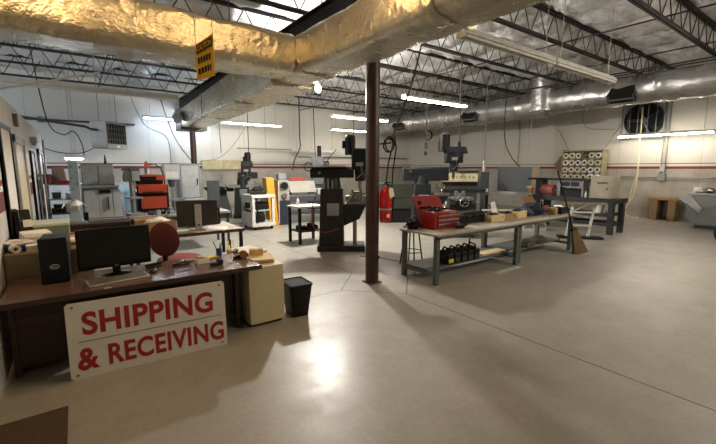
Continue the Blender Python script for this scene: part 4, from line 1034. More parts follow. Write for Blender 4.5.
# ================================================================ FIRE EXTINGUISHER, HOSES, CAUTION SIGN
t = thing('fire_extinguisher', 'red fire extinguisher strapped to the brown column', 'fire extinguisher', (3.83, 4.51, .98))
MB().lathe([(.03, .0), (.085, .012), (.092, .04), (.092, .42), (.075, .49), (.035, .525), (.03, .54)], n=26).build('cylinder', M_redb, t, smooth=50)
MB().cyl((0, 0, .54), (0, 0, .575), .022, n=12).build('valve', M_chrome, t)
MB().hexa([(-.015, -.09, .60), (.015, -.09, .60), (.015, .02, .575), (-.015, .02, .575)], [(-.015, -.09, .615), (.015, -.09, .615), (.015, .02, .60), (-.015, .02, .60)]).box(-.012, .012, -.08, .0, .565, .58).build('handle', M_black, t)
MB().tube([(.02, .0, .56), (.1, -.02, .54), (.13, -.03, .4), (.125, -.03, .2), (.115, -.02, .05)], .013, 8).build('hose', M_black, t)
b = MB(); b.pipe((0, 0, .18), (0, 0, .205), .098, .09, 26); b.build('strap', M_silver, t)
b = MB(); b.prism([(-.045, .0), (.045, .01), (.05, .13), (.0, .165), (-.04, .13)], 'y', -.098, -.094, Matrix.Translation((.05, .0, .37)) @ Matrix.Rotation(R(-14), 4, 'Y')); b.build('inspection_tag', M_white_plain, t)
MB().box(-.05, .0, -.097, -.085, .07, .12).build('label', M_white_plain, t)
MB().box(-.075, -.06, -.06, .02, .2, .34).build('side_label', M_bluep, t)
t = thing('hose_coil', 'black air hoses looped on a hook high on the brown column', 'hose', (3.80, 4.52, 2.16))
MB().cyl((-.06, .06, .0), (.12, -.02, .02), .012, n=8).build('hook', M_black, t)
b = MB(); b.tube([(.07 + .10 * math.cos(a * PI / 10), -.03 + .01 * (a % 3), -.02 + .10 * math.sin(a * PI / 10)) for a in range(20)], .012, 7, closed=True)
b.tube([(.07 + .09 * math.cos(a * PI / 10), -.05, -.0 + .11 * math.sin(a * PI / 10)) for a in range(20)], .011, 7, closed=True); b.build('coil', M_rubber, t)
MB().tube([(.0, -.03, .06), (.10, -.04, .11), (.18, .0, .02), (.16, .09, -.3), (.14, .12, -.62), (.13, .12, -.80)], .012, 7).build('hanging_hose', M_rubber, t)
MB().tube([(.05, -.04, .08), (.16, -.05, .12), (.26, .02, -.05), (.25, .08, -.4), (.25, .1, -.75), (.24, .1, -1.0)], .012, 7).build('hanging_hose', M_rubber, t)
b = MB(); b.tube([(-.13, -.10, 1.4), (-.1, -.18, .95), (-.02, -.15, .7), (.1, .02, .55), (.13, .06, .30), (.0, -.18, .45), (-.08, -.14, .5)], .009, 6)
solo(b, 'column_cable', 'thin dark cable wound round the brown column below the extinguisher', 'cable', M_cable, (3.67, 4.64, 0))
t = thing('caution_sign', 'tilted yellow CAUTION sign hanging on two wires before the duct', 'sign', (1.10, 4.0, 2.66), -30)
Mc = Matrix.Rotation(R(0), 4, 'Y')
MB().hexa([(-.085, -.006, -.02), (.085, -.006, .03), (.085, .006, .03), (-.085, .006, -.02)], [(-.085, -.006, .30), (.085, -.006, .42), (.085, .006, .42), (-.085, .006, .30)]).build('board', M_ysign, t)
sh = Matrix(((1, 0, 0, 0), (0, 1, 0, 0), (.5, 0, 1, 0), (0, 0, 0, 1)))
MB().box(-.075, .075, -.009, -.006, .265, .345, Matrix(((1, 0, 0, 0), (0, 1, 0, 0), (.58, 0, 1, 0), (0, 0, 0, 1)))).build('black_band', M_matblk, t)
for k, (tx, w, h, z) in enumerate((('CAUTION', .15, .075, .405), ('OVERHEAD', .15, .06, .22), ('DUCT', .11, .06, .12))):
    pass
text_mesh('CAUTION', 'lettering', M_ysign, t, .135, .055, Matrix(((1, 0, 0, 0), (0, 1, 0, -.0095), (.58, 0, 1, .305), (0, 0, 0, 1))) @ FRONT, .015, .001)
for z in (.16, .06):                          # two blurred dark rows, not legible in the photo
    b = MB(); random.seed(int(z * 100))
    x = -.065
    while x < .055:
        w = random.uniform(.012, .024); b.box(x, min(x + w, .065), -.0075, -.006, z, z + .055, Matrix(((1, 0, 0, 0), (0, 1, 0, 0), (.45, 0, 1, 0), (0, 0, 0, 1)))); x += w + .008
    b.build('blurred_lettering', M_matblk, t)
for s in (-1, 1): MB().cyl((s * .08, 0, .36 + s * .055), (s * .08, 0, 1.89), .003, n=5).build('wire', M_galv, t)

# ================================================================ THE TWO GREY STEEL BENCHES
BH = .80
b1 = bench('steel_work_bench', 'grey steel workbench with worn top holding the red toolbox', 'workbench', (4.30, 3.86, 0), 2.30, .84, BH, M_benchtop, M_bench, th=.035, legs=.07, shelf=.19, shelf_m=M_bench, stretch=.13, edge=.05)
b2 = bench('steel_work_bench', 'grey steel workbench holding the wooden trays, navy bag and open carton', 'workbench', (6.62, 3.90, 0), 2.14, .88, BH, M_benchtop, M_bench, th=.035, legs=.07, shelf=.19, shelf_m=M_bench, stretch=.13, edge=.05)
t = thing('toolbox', 'red open toolbox with three drawers on the grey workbench', 'toolbox', (4.93, 4.37, BH), 0)
MB().box(-.31, .29, -.15, .22, 0, .28).build('case', M_red, t, .006)
lid = MB().hexa([(-.33, .20, .28), (.33, .20, .28), (.33, .23, .28), (-.33, .23, .28)], [(-.33, .36, .52), (.33, .36, .52), (.33, .39, .52), (-.33, .39, .52)]).build('lid', M_red, t, .008)
MB().cyl((-.22, .265, .41), (-.22, .31, .40), .035, n=16).build('sticker', M_matblk, lid)
for k in range(3):
    d = MB().box(-.24, .28, -.162, -.15, .03 + .07 * k, .092 + .07 * k).build('drawer', M_red, t, .003)
    MB().box(-.24, .28, -.178, -.162, .074 + .07 * k, .094 + .07 * k).build('pull', M_chrome, d)
MB().box(.06, .22, -.153, -.15, .252, .268).build('badge', M_silver, t)
b = MB()
random.seed(11)
for k in range(10): b.box(-.05, .05, -.02, .02, 0, .035, Matrix.Translation((random.uniform(-.27, .27), random.uniform(-.1, .17), .29 + random.uniform(0, .03))) @ Matrix.Rotation(random.uniform(0, 3), 4, 'Z') @ Matrix.Rotation(random.uniform(-.3, .3), 4, 'Y'))
b.build('tray_of_tools', M_matblk, t, .004)['kind'] = 'stuff'
t = thing('work_light', 'dark heap of black gear left of the red toolbox', 'gear', (4.44, 4.52, BH), 10); t.name = 'gear_heap'
b = MB(); b.blob((0, 0, .06), (.13, .10, .09), 4, .4, flat=0).blob((.04, .04, .12), (.08, .07, .07), 8, .4); b.build('heap', M_matblk, t)
MB().tube([(-.1, -.02, .1), (-.08, -.05, .18), (.02, -.05, .21), (.07, -.03, .14)], .012, 6).build('strap', M_black, t)
t = thing('tool_pouch', 'dark low tool pouch lying at the front of the red toolbox', 'pouch', (5.16, 4.12, BH), 10)
MB().blob((0, 0, .03), (.17, .055, .035), 6, .25, flat=0).build('pouch', M_matblk, t)
MB().tube([(-.1, -.03, .05), (0, -.05, .07), (.1, -.03, .05)], .01, 6).build('strap', M_black, t)
t = thing('black_case', 'black lidded case between the red toolbox and the wooden trays', 'case', (5.86, 4.52, BH), 0)
MB().hexa([(-.30, -.14, 0), (.30, -.14, 0), (.30, .14, 0), (-.30, .14, 0)], [(-.32, -.15, .15), (.32, -.15, .15), (.32, .15, .15), (-.32, .15, .15)]).build('case', M_black, t, .012)
for k in range(3): MB().box(-.25 + .2 * k, -.15 + .2 * k, -.17, -.15, .1, .14).build('latch', M_matblk, t)
MB().hexa([(-.31, -.14, .15), (.31, -.14, .15), (.31, .14, .15), (-.31, .14, .15)], [(-.26, -.1, .20), (.26, -.1, .20), (.26, .1, .20), (-.26, .1, .20)]).build('lid', M_matblk, t, .01)
paper_stack('paper_stack', 'open cream papers lying behind the wooden trays', (6.28, 4.66, BH), 20, .42, .26, 3, [M_woodl, M_paper2], .04, .02)
def tray(name, label, loc, rz, w, d, h, m, dark=False):
    t = thing(name, label, 'tray', loc, rz, 'wooden trays on the grey bench')
    MB().box(-w / 2, w / 2, -d / 2, d / 2, 0, .012).box(-w / 2, w / 2, -d / 2, -d / 2 + .012, .012, h).box(-w / 2, w / 2, d / 2 - .012, d / 2, .012, h).box(-w / 2, -w / 2 + .012, -d / 2 + .012, d / 2 - .012, .012, h).box(w / 2 - .012, w / 2, -d / 2 + .012, d / 2 - .012, .012, h).build('box', m, t)
    MB().cyl((w * .3, -d / 2 - .004, h * .62), (w * .3, -d / 2, h * .62), .014, n=10).build('pull_hole', M_matblk, t)
    b = MB(); b.blob((0, 0, h * .75), (w * .4, d * .36, .06), int(w * 100), .35); b.build('contents', M_matblk, t)['kind'] = 'stuff'
tray('wooden_tray', 'leftmost pale wooden tray of dark parts on the grey bench', (6.36, 4.34, BH), 0, .42, .26, .13, M_woodl)
tray('wooden_tray', 'brown wooden tray between the two pale wooden trays', (6.80, 4.36, BH), 0, .38, .26, .12, M_wood)
tray('wooden_tray', 'rightmost pale wooden tray of dark parts on the grey bench', (7.20, 4.36, BH), 0, .34, .26, .14, M_woodl)
t = thing('rag', 'white crumpled rag standing up behind the pale wooden trays', 'rag', (6.85, 4.60, BH), 0)
MB().hexa([(-.08, -.03, 0), (.06, -.03, 0), (.06, .03, 0), (-.08, .03, 0)], [(-.10, .03, .30), (-.0, .03, .33), (-.0, .06, .33), (-.10, .06, .30)]).build('cloth', M_white_plain, t, .01)
t = thing('tool_bag', 'slumped navy tool bag on the second grey workbench', 'bag', (7.84, 4.40, BH), 0)
b = MB(); b.blob((0, 0, .12), (.33, .19, .15), 9, .18, 24, 14, flat=0); b.build('bag', M_navy, t)
MB().tube([(-.2, -.14, .18), (-.12, -.18, .3), (.06, -.18, .3), (.14, -.14, .18)], .015, 8).build('strap', M_black, t)
MB().box(.08, .2, -.21, -.17, .06, .13).build('patch', mat('slate patch', '#3a4a66'), t, .01)
MB().blob((-.28, -.04, .08), (.14, .14, .09), 12, .2, flat=0).build('side_pocket', mat('dusty blue cloth', '#2d4058', .8), t)
t = thing('open_carton', 'open brown carton with raised flap at the far end of the grey bench', 'box', (8.42, 4.58, BH), 4)
MB().box(-.24, .24, -.14, .14, 0, .012).box(-.24, .24, -.14, -.13, .012, .16).box(-.24, .24, .13, .14, .012, .16).box(-.24, -.23, -.13, .13, .012, .16).box(.23, .24, -.13, .13, .012, .16).build('box', M_card2, t)
MB().hexa([(-.24, .13, .16), (.24, .13, .16), (.24, .14, .16), (-.24, .14, .16)], [(-.24, .26, .36), (.24, .26, .36), (.24, .27, .36), (-.24, .27, .36)]).build('flap', M_card2, t)
t = thing('small_carton', 'small tan carton in front of the open brown carton', 'carton', (8.28, 4.16, BH), 10)
MB().box(-.09, .09, -.07, .07, 0, .15).build('box', M_card, t, .004); MB().box(-.02, .02, -.071, .071, .08, .152).build('tape_strip', M_paper3, t)
t = thing('black_crate', 'dark shallow crate at the right end of the grey bench', 'crate', (8.58, 4.2, BH), 4)
MB().box(-.14, .14, -.12, .12, 0, .15).build('crate', M_black, t, .006); MB().blob((0, 0, .16), (.1, .08, .03), 2, .3).build('rag', M_white_plain, t)
# black carriers on the lower shelf
for k in range(5):
    t = thing('parts_carrier', 'black slanted carrier on the shelf under the red toolbox bench, %s from the left' % ORD[k], 'carrier', (4.90 + .172 * k, 4.24, .217), 0, 'black carriers under the bench')
    MB().prism([(-.16, 0), (.16, 0), (.16, .12), (.04, .22), (-.16, .17)], 'x', -.07, .07).build('bin', M_black, t, .008)
    MB().tube([(0, -.12, .17), (0, -.10, .25), (0, .0, .27), (0, .05, .2)], .016, 8).build('handle', M_matblk, t)
    MB().box(-.06, .06, -.163, -.16, .03, .09).build('label', [M_postit, M_tan, M_silver, M_tan, M_silver][k] if k < 1 else M_greyd, t)
solo(MB().box(-.35, .35, -.1, .1, 0, .03), 'board', 'pale plank on the lower shelf right of the black carriers', 'plank', M_woodl, (6.2, 4.25, .215), 0)
for k, (x, y) in enumerate(((7.3, 4.15), (7.95, 4.3))):
    b = MB(); b.blob((0, 0, .05), (.26, .13, .07), 20 + k, .35, 20, 12, flat=0)
    solo(b, 'cloth_heap', ['dark heap of cloth on the lower bench shelf, nearer the camera', 'dark heap of cloth on the lower bench shelf, nearer the broom'][k], 'cloth', mat('grimy grey cloth', '#4a473e', .95, bump=.4), (x, y, .215), 10 * k, 'cloth heaps under the bench')
def stool(label, loc, rz, h=.72):
    t = thing('shop_stool', label, 'stool', loc, rz, 'thin legged stools behind the bench')
    MB().cyl((0, 0, h - .03), (0, 0, h), .16, n=24).build('seat', M_matblk, t)
    for k in range(4):
        a = PI / 4 + k * PI / 2
        MB().cyl((.12 * math.cos(a), .12 * math.sin(a), h - .03), (.22 * math.cos(a), .22 * math.sin(a), 0), .013, n=8).build('leg', M_black, t)
    b = MB(); r = .19; b.tube([(r * math.cos(k * PI / 12), r * math.sin(k * PI / 12), .25) for k in range(24)], .009, 6, closed=True); b.build('foot_ring', M_black, t)
stool('black stool behind the left end of the red toolbox bench', (5.0, 5.12, 0), 15)
stool('black stool behind the gap between the two grey benches', (7.25, 5.35, 0), 35)
b = MB(); b.tube([(0, 0, .006), (.25, -.45, .006), (.35, -.85, .006), (.75, -.55, .006), (1.05, -.3, .006)], .006, 5)
solo(b, 'floor_cable', 'thin dark cord lying on the floor between column and bench', 'cord', M_cable, (4.6, 6.2, 0))

# ================================================================ BROOM, STAND, STEEL TABLE
t = thing('push_broom', 'straw broom leaning with its bristles down beside the bench end', 'broom', (8.44, 3.66, 0), -36); t.name = 'broom'
MB().cyl((-.12, .01, .50), (-.60, -.10, 1.74), .015, n=10).build('handle', M_black, t)
MB().hexa([(-.10, -.06, 0), (.20, -.06, 0.05), (.20, .05, 0.05), (-.10, .05, 0.0)], [(-.16, -.02, .58), (-.08, -.02, .58), (-.08, .05, .58), (-.16, .05, .58)]).build('bristles', M_straw, t, .01)
MB().hexa([(-.165, -.025, .48), (-.05, -.025, .48), (-.05, .055, .48), (-.165, .055, .48)], [(-.165, -.024, .54), (-.06, -.024, .54), (-.06, .054, .54), (-.165, .054, .54)]).build('binding', M_matblk, t)
t = thing('rolling_stand', 'white tubular stand with black foot bar behind the broom', 'stand', (10.30, 4.56, 0), -50)
for (a, c) in (((-.22, 0, .05), (-.1, 0, .88)), ((.30, .05, .05), (.42, .05, .88))): MB().box(-.03, .03, -.02, .02, 0, 1, Matrix(((1, 0, c[0] - a[0], a[0]), (0, 1, 0, a[1]), (0, 0, c[2] - a[2], a[2]), (0, 0, 0, 1)))).build('leg', M_whitem, t)
MB().box(-.18, .36, -.02, .04, .32, .36).box(-.13, .40, -.02, .04, .66, .70).build('crossbar', M_whitem, t)
MB().box(-.3, .65, -.1, .16, .88, .92).build('top_board', M_tan, t, .004)
MB().tube([(-.1, 0, .7), (.25, .02, .88)], .02, 8).build('brace', M_whitem, t)
MB().box(-.42, .62, -.14, .14, 0, .06).build('foot_bar', M_black, t, .015)
t = thing('folding_frame', 'white zigzag folding frame on the floor behind the second bench', 'frame', (10.1, 6.2, 0), -36)
for k in range(5):
    x = -.8 + .36 * k; MB().box(-.025, .025, -.02, .02, 0, 1, Matrix(((1, 0, .2, x), (0, 1, 0, 0), (0, 0, .52, .06), (0, 0, 0, 1)))).box(-.025, .025, -.02, .02, 0, 1, Matrix(((1, 0, -.2, x + .36), (0, 1, 0, .05), (0, 0, .52, .06), (0, 0, 0, 1)))).build('strut', M_whitem, t)
MB().box(-.9, .95, -.04, .08, 0, .06).box(-.9, .95, -.04, .08, .58, .62).build('rail', M_whitem, t)
# steel table with upper shelf
t = thing('steel_table', 'heavy black steel table with an upper shelf before the wall of rolls', 'table', (11.5, 4.15, 0), 0)
MB().box(0, .85, 0, 2.3, .84, .98).build('table_top', M_tblk, t, .006)
for x in (.02, .70):
    for y in (.04, 2.12): MB().box(x, x + .13, y, y + .13, 0, .84).build('leg', M_tblk, t, .004)
MB().box(.04, .1, .1, 2.2, .22, .30).box(.75, .81, .1, 2.2, .22, .30).box(.1, .8, .08, .14, .22, .3).build('stretcher', M_tblk, t)
MB().box(.02, .8, .15, 2.2, .48, .56).build('lower_shelf', M_tblk, t)
MB().box(.0, .5, .55, 2.5, 1.44, 1.50).build('upper_shelf', M_black, t, .004)
MB().box(.05, .30, 2.0, 2.26, .98, 1.44).build('pillar', M_tblk, t, .01)
t = thing('control_cabinet', 'tan grey steel box with small label at the right end of the black table', 'control box', (11.42, 4.24, .98))
MB().box(0, .55, 0, .52, 0, .60).build('case', mat('tan grey enamel', '#9c9484', .5), t, .008)
MB().box(-.008, 0, .03, .49, .04, .56).build('door', mat('tan grey enamel', '#9c9484'), t, .004)
MB().box(-.014, -.008, .10, .36, .40, .44).build('label_strip', M_greyd, t)
MB().cyl((-.02, .10, .26), (-.008, .10, .26), .02, n=12).build('latch', M_black, t)
t = thing('drawer_unit', 'grey drawer unit with black handles on the black steel table', 'drawer unit', (11.55, 5.0, .98))
MB().box(0, .4, 0, .72, .26, .46).box(.02, .4, 0, .06, 0, .26).box(.02, .4, .66, .72, 0, .26).build('case', M_grey, t, .006)
for k in range(2): MB().box(-.02, 0, .12 + .26 * k, .34 + .26 * k, .30, .42).build('drawer', M_black, t, .004)
t = thing('black_toolbox', 'black toolbox under the grey drawer unit', 'toolbox', (11.62, 5.10, .98))
MB().box(0, .25, 0, .5, 0, .18).build('case', M_black, t, .006); MB().box(-.006, .256, -.004, .504, .18, .22).build('lid', M_matblk, t, .006); MB().tube([(.12, .15, .22), (.12, .17, .25), (.12, .33, .25), (.12, .35, .22)], .008, 6).build('handle', M_black, t)
t = thing('squeeze_bottle', 'small white bottle standing on the black steel table', 'bottle', (11.56, 4.92, .98))
MB().lathe([(.03, 0), (.034, .02), (.034, .11), (.013, .14)], n=14).build('bottle', M_glassw, t); MB().lathe([(.014, .14), (.01, .19)], n=10).build('nozzle', M_glassw, t)
t = thing('red_motor', 'round dull red motor at the left of the black steel table', 'motor', (11.62, 6.0, .98))
MB().cyl((0, -.16, .16), (0, .2, .16), .16, n=22).build('housing', mat('dull red motor paint', '#8a4238'), t); MB().box(-.12, .12, -.12, .16, 0, .03).build('foot', M_greyd, t)
MB().cyl((0, -.24, .16), (0, -.16, .16), .03, n=10).build('shaft', M_steel, t)
t = thing('white_bucket', 'white bucket on the lower shelf of the black steel table', 'bucket', (11.75, 4.62, .56))
MB().lathe([(.11, 0), (.14, .27), (.13, .27), (.1, .01)], n=20).build('bucket', M_glassw, t); MB().pipe((0, 0, .24), (0, 0, .275), .146, .13, 20).build('rim', M_greyl, t)

# back table with the big grey panel box
bench('assembly_table', 'long grey topped table carrying the big grey panel cabinet', 'table', (12.0, 6.8, 0), 1.15, 2.5, .98, M_greyl, M_black, th=.06, legs=.08, edge=.06)
t = thing('panel_cabinet', 'big plain dark grey panel cabinet with tan side on the long table', 'cabinet', (12.4, 7.05, .98))
MB().box(0, .03, .0, 1.28, 0, .86).build('front_panel', mat('dark grey panel', '#4a4e51', .5, var=.05), t)
MB().box(.03, .5, .0, 1.28, 0, .86).build('case', mat('pale tan side', '#b5a98a'), t, .004)  # light on this side is put into its paler colour
t = thing('electrical_box', 'grey electrical box on a post at the left of the panel cabinet', 'electrical box', (10.25, 7.36, 0), -36)
MB().box(-.06, .06, .0, .12, 0, 1.08).build('post', M_greyd, t)
MB().box(-.14, .14, -.06, .2, 1.08, 1.68).build('box', M_greyd, t, .01)
MB().box(-.12, .12, -.07, -.06, 1.11, 1.65).build('door', M_greyd, t, .004)
MB().cyl((0, .05, 1.68), (0, .05, 1.95), .05, n=12).sph((0, .05, 1.98), .06).build('lamp', M_silver, t)
MB().box(-.12, .12, -.1, .22, 0, .03).build('foot', M_greyd, t)
for k, (y, m_, h) in enumerate(((6.85, M_wood, .28), (7.5, M_greyd, .12))):
    pass
t = thing('wood_block', 'brown wooden box at the right end of the long grey table', 'box', (12.1, 6.86, .98)); MB().box(0, .2, 0, .16, 0, .22).build('box', M_wood, t, .006); MB().box(-.004, .204, -.004, .164, .17, .23).build('lid', M_woodl, t)
# wall of rolls
t = thing('roll_rack', 'tan board rack holding many white paper rolls on the right wall', 'rack', (16.3, 6.45, 1.32), 0)
MB().box(.42, .45, 0, 1.52, 0, 1.22).build('back_board', M_rackw, t)
for z in (0, .28, .56, .84, 1.14): MB().box(.0, .42, 0, 1.52, z, z + .02).build('shelf', M_rackw, t)
for y in (0, 1.495): MB().box(.0, .42, y, y + .025, 0, 1.22).build('side', M_rackw, t)
MB().prism([(1.53, .2), (1.75, .3), (1.95, .62), (1.9, .66), (1.72, .95), (1.53, 1.1)], 'x', .2, .42).build('paper_flap', M_card, t, .02)
for s, y in ((0, .12), (1, 1.40)): MB().cyl((.3, y, 1.16), (.4, y + (-.5 if s == 0 else .55), 2.1), .012, n=6).build('strap', M_galv, t)
RC = [mat('roll white', '#e9e7e2', .7), mat('roll grey', '#bdbcc2', .7), mat('roll cream', '#ddd6bf', .7), mat('roll dark', '#4a443c', .7)]
random.seed(3)
for r_ in range(4):
    for c_ in range(6):
        rad = random.uniform(.105, .12); y = 6.45 + .148 + .243 * c_; z = 1.32 + .02 + .28 * (3 - r_) + rad
        wy = ['top', 'second', 'third', 'bottom'][r_]
        t = thing('paper_roll', 'paper roll on the rack, %s row, %s from the right' % (wy, ORD[c_]), 'paper roll', (16.28, y, z + .001), 0, 'paper rolls on the rack')
        m_ = RC[3] if (r_ == 0 and c_ == 2) else RC[random.choice((0, 0, 1, 2))]
        MB().pipe((0, 0, 0), (.40, 0, 0), rad, .06, 20).build('roll', m_, t)
        MB().pipe((-.004, 0, 0), (.3, 0, 0), .062, .05, 16).build('core', M_rackw, t)
# right wall items
t = thing('wood_stand', 'short rough wooden stand on the floor against the right wall', 'stand', (16.35, 4.02, 0))
MB().box(-.12, .38, -.05, .85, .70, .80).build('top', M_wood, t, .008)
MB().box(-.05, .32, .05, .27, 0, .70).build('side', M_wood, t, .01); MB().box(-.05, .32, .56, .78, 0, .70).build('side', M_wood, t, .01)
MB().box(.26, .30, .27, .56, .05, .70).build('back', M_deskd, t)
t = thing('exhaust_fan', 'round black exhaust fan in a square frame high on the right wall', 'fan', (16.68, 5.35, 3.50))
MB().pipe((-.1, 0, 0), (.12, 0, 0), .60, .56, 32).build('shroud', M_black, t)
MB().cyl((.08, 0, 0), (.1, 0, 0), .56, n=32).build('back_plate', M_matblk, t)
for k in range(5):
    MB().box(-.10, .10, .08, .52, -.008, .008, Matrix.Translation((.02, 0, 0)) @ Matrix.Rotation(R(72 * k), 4, 'X') @ Matrix.Rotation(R(30), 4, 'Y')).build('blade', M_greyd, t)
MB().cyl((-.08, 0, 0), (.06, 0, 0), .10, n=18).build('hub', M_grey, t)
b = MB()
for s in (-1, 1): b.box(-.14, -.11, s * .64 - .02, s * .64 + .02, -.66, .66).box(-.14, -.11, -.64, .64, s * .64 - .02, s * .64 + .02)
b.build('frame', M_grey, t)
b = MB()
for y in (-.4, -.15, .15, .4): b.box(-.13, -.115, y - .01, y + .01, -.64, .64)
b.tube([(-.12, -.3, -.62), (-.14, .0, .0), (-.12, .12, .62)], .02, 6)
b.build('guard_bars', M_grey, t)
MB().hexa([(-.5, -.45, .58), (-.5, .75, .58), (.1, .75, .68), (.1, -.45, .68)], [(-.5, -.45, .62), (-.5, .75, .62), (.1, .75, .74), (.1, -.45, .74)]).build('hood', M_black, t)
b = MB(); b.tube([(0, 0, 3.95), (0, -.01, 2.6), (0, -.04, 1.5), (-.02, .02, .75), (-.08, .25, .25), (-.2, .1, .05), (-.35, -.35, .03)], .022, 8)
b.tube([(0, .0, 1.5), (-.02, .10, 1.0), (-.03, .12, .6)], .012, 6)
solo(b, 'hose', 'pale yellow hose hanging down the right wall from the fan', 'hose', M_hose, (16.46, 5.35, 0))
t = thing('wall_clock', 'round black rimmed clock high on the back corner of the right wall', 'clock', (16.78, 15.95, 3.68))
MB().pipe((-.05, 0, 0), (.02, 0, 0), .27, .23, 28).build('rim', M_black, t); MB().cyl((-.02, 0, 0), (.0, 0, 0), .235, n=28).build('face', M_white_plain, t)
MB().box(-.03, -.022, -.008, .008, -.03, .16, Matrix.Rotation(R(40), 4, 'X')).build('hand', M_black, t); MB().box(-.03, -.022, -.01, .01, -.03, .11, Matrix.Rotation(R(160), 4, 'X')).build('hand', M_black, t)
t = thing('electrical_conduit', 'thin conduit with outlet boxes running low along the right wall', 'conduit', (16.74, 0, 1.48))
MB().cyl((0, 1.5, 0), (0, 6.2, 0), .022, n=8).build('horizontal_run', M_galv, t)
MB().cyl((0, 4.72, 0), (0, 4.72, 2.9), .02, n=8).cyl((0, 4.6, .05), (0, 4.6, 2.9), .02, n=8).build('riser', M_galv, t)
MB().box(-.06, .05, 4.56, 4.78, -.12, .12).build('outlet_box', M_grey, t, .006)
MB().box(-.06, .05, 4.60, 4.74, .20, .38).build('switch_box', M_greyl, t, .006)
t = thing('wall_pipe', 'grey horizontal pipe on the back wall left of the corner', 'pipe', (9.0, 17.32, 2.36))
MB().cyl((0, 0, 0), (7.4, 0, 0), .035, n=10).build('pipe', M_galv, t)
for x in (1, 3.5, 6): MB().box(x - .03, x + .03, -.04, .06, -.05, .05).build('clip', M_greyd, t)
t = thing('conduit_rail', 'dark conduit high on the back wall left of the unit heater', 'conduit', (0, 17.3, 3.45))
MB().box(-2.0, 2.0, -.06, .06, -.03, .03).build('run', M_greyd, t)
MB().box(-.9, -.75, -.08, .08, -.1, .1).build('junction_box', M_grey, t)
t = thing('slotted_shelf', 'long pale yellow slotted rack on the back wall right of the dark column', 'rack', (4.4, 17.3, 1.74))
MB().box(0, 1.7, 0, .06, 0, .42).build('panel', mat('pale yellow paint', '#c4bd9a'), t)
for k in range(14): MB().box(.05 + .12 * k, .08 + .12 * k, -.02, 0, .02, .40).build('slat', M_cream, t)
# machine at the right edge
t = thing('metal_hopper', 'grey metal hopper machine with cluttered top at the right picture edge', 'machine', (15.0, 2.55, 0), 0)
MB().prism([(-.05, .10), (.75, .10), (.95, .35), (.95, 1.0), (-.05, 1.0)], 'x', 0, .8).build('body', M_grey, t, .01)
MB().prism([(.62, .45), (.95, .75), (1.12, .85), (1.12, .95), (.85, 1.0), (.55, .60)], 'x', -.06, .0).build('chute', M_greyl, t, .006)
MB().box(.02, .78, .0, .7, .0, .10).build('plinth', M_greyd, t)
MB().box(-.05, .85, -.1, .9, 1.0, 1.06).build('top_plate', M_greyl, t, .006)
for k, (y, x, m_, nm, lab) in enumerate(((.2, .2, M_white_plain, 'rag', 'white rag at the right on top of the metal hopper'), (.55, .15, M_steel, 'steel_fitting', 'steel fitting in the middle of the metal hopper top'), (.85, .3, M_white_plain, 'rag', 'white rag at the left end on top of the metal hopper'))):
    b = MB(); b.blob((0, 0, .07), (.13, .13, .09), 30 + k, .35, flat=0); solo(b, nm, lab, nm.replace('_', ' '), m_, (15.0 + x, 2.55 + y - .1, 1.06))
t = thing('wall_gauge', 'round white gauge on the right wall above the metal hopper', 'gauge', (16.74, 3.0, 2.72))
MB().cyl((-.03, 0, 0), (.05, 0, 0), .16, n=24).build('dial', M_white_plain, t); MB().pipe((-.05, 0, 0), (.05, 0, 0), .18, .155, 24).build('rim', M_greyl, t)
MB().box(-.1, .05, -.07, .07, -.42, -.2).build('body', M_greyl, t, .01)
t = thing('rubber_tire', 'black rubber wheel standing at the right picture edge', 'wheel', (12.45, 2.1, 0), 60)
MB().pipe((0, -.06, .24), (0, .06, .24), .24, .13, 28).build('tire', M_rubber, t, .02); MB().cyl((0, -.04, .24), (0, .04, .24), .13, n=20).build('rim', M_greyd, t)

# ================================================================ CORDS AND DROPS
def cord(name, label, pts, r, m, plug=None, group='cords hanging from the joists'):
    p0 = Vector(pts[0]); t = thing(name, label, 'cord', p0, 0, group)
    P = [Vector(p) - p0 for p in pts]
    if len(P) > 2:                            # smooth the polyline
        Q = []
        for i in range(len(P) - 1):
            a = P[max(i - 1, 0)]; b_ = P[i]; c = P[i + 1]; d_ = P[min(i + 2, len(P) - 1)]
            for s in range(6):
                u = s / 6; Q.append(.5 * ((2 * b_) + (-a + c) * u + (2 * a - 5 * b_ + 4 * c - d_) * u * u + (-a + 3 * b_ - 3 * c + d_) * u ** 3))
        Q.append(P[-1]); P = Q
    MB().tube(P, r, 6).build('cord', m, t)
    if plug:
        e = P[-1]; MB().cyl((e.x, e.y, e.z - .1), (e.x, e.y, e.z + .06), .045, n=10).cyl((e.x, e.y, e.z - .32), (e.x, e.y, e.z - .2), .045, n=10).cyl((e.x, e.y, e.z - .2), (e.x, e.y, e.z - .1), .012, n=6).build('connector', M_black, t)
    return t
Z = 4.55
cord('hanging_cable', 'thick dark cord slanting down to the hoses right of the brown column', [(4.9, 4.66, Z), (4.45, 4.6, 3.2), (3.95, 4.5, 2.28)], .014, M_cable)
cord('hanging_cable', 'dark drop cord with twin connectors left of the slate mill', [(8.7, 8.36, Z), (8.72, 8.4, 2.5)], .016, M_cable, True)
cord('hanging_cable', 'dark drop cord with twin connectors behind the slate mill motor', [(7.95, 6.5, Z), (7.96, 6.5, 2.4)], .016, M_cable, True)
cord('hanging_cable', 'grey drop cord running down to the electrical box by the panel cabinet', [(10.28, 7.40, Z), (10.28, 7.40, 2.05)], .014, M_greyd)
cord('hanging_cable', 'dark cord looping down behind the big grey panel cabinet', [(12.95, 8.5, Z), (12.95, 8.5, 3.0), (13.0, 8.2, 2.2), (13.1, 7.6, 1.6)], .02, M_cable)
cord('pull_cord', 'short cord with a small knob left of the paper rolls', [(14.5, 8.36, Z), (14.5, 8.36, 2.75)], .01, M_galv, None)
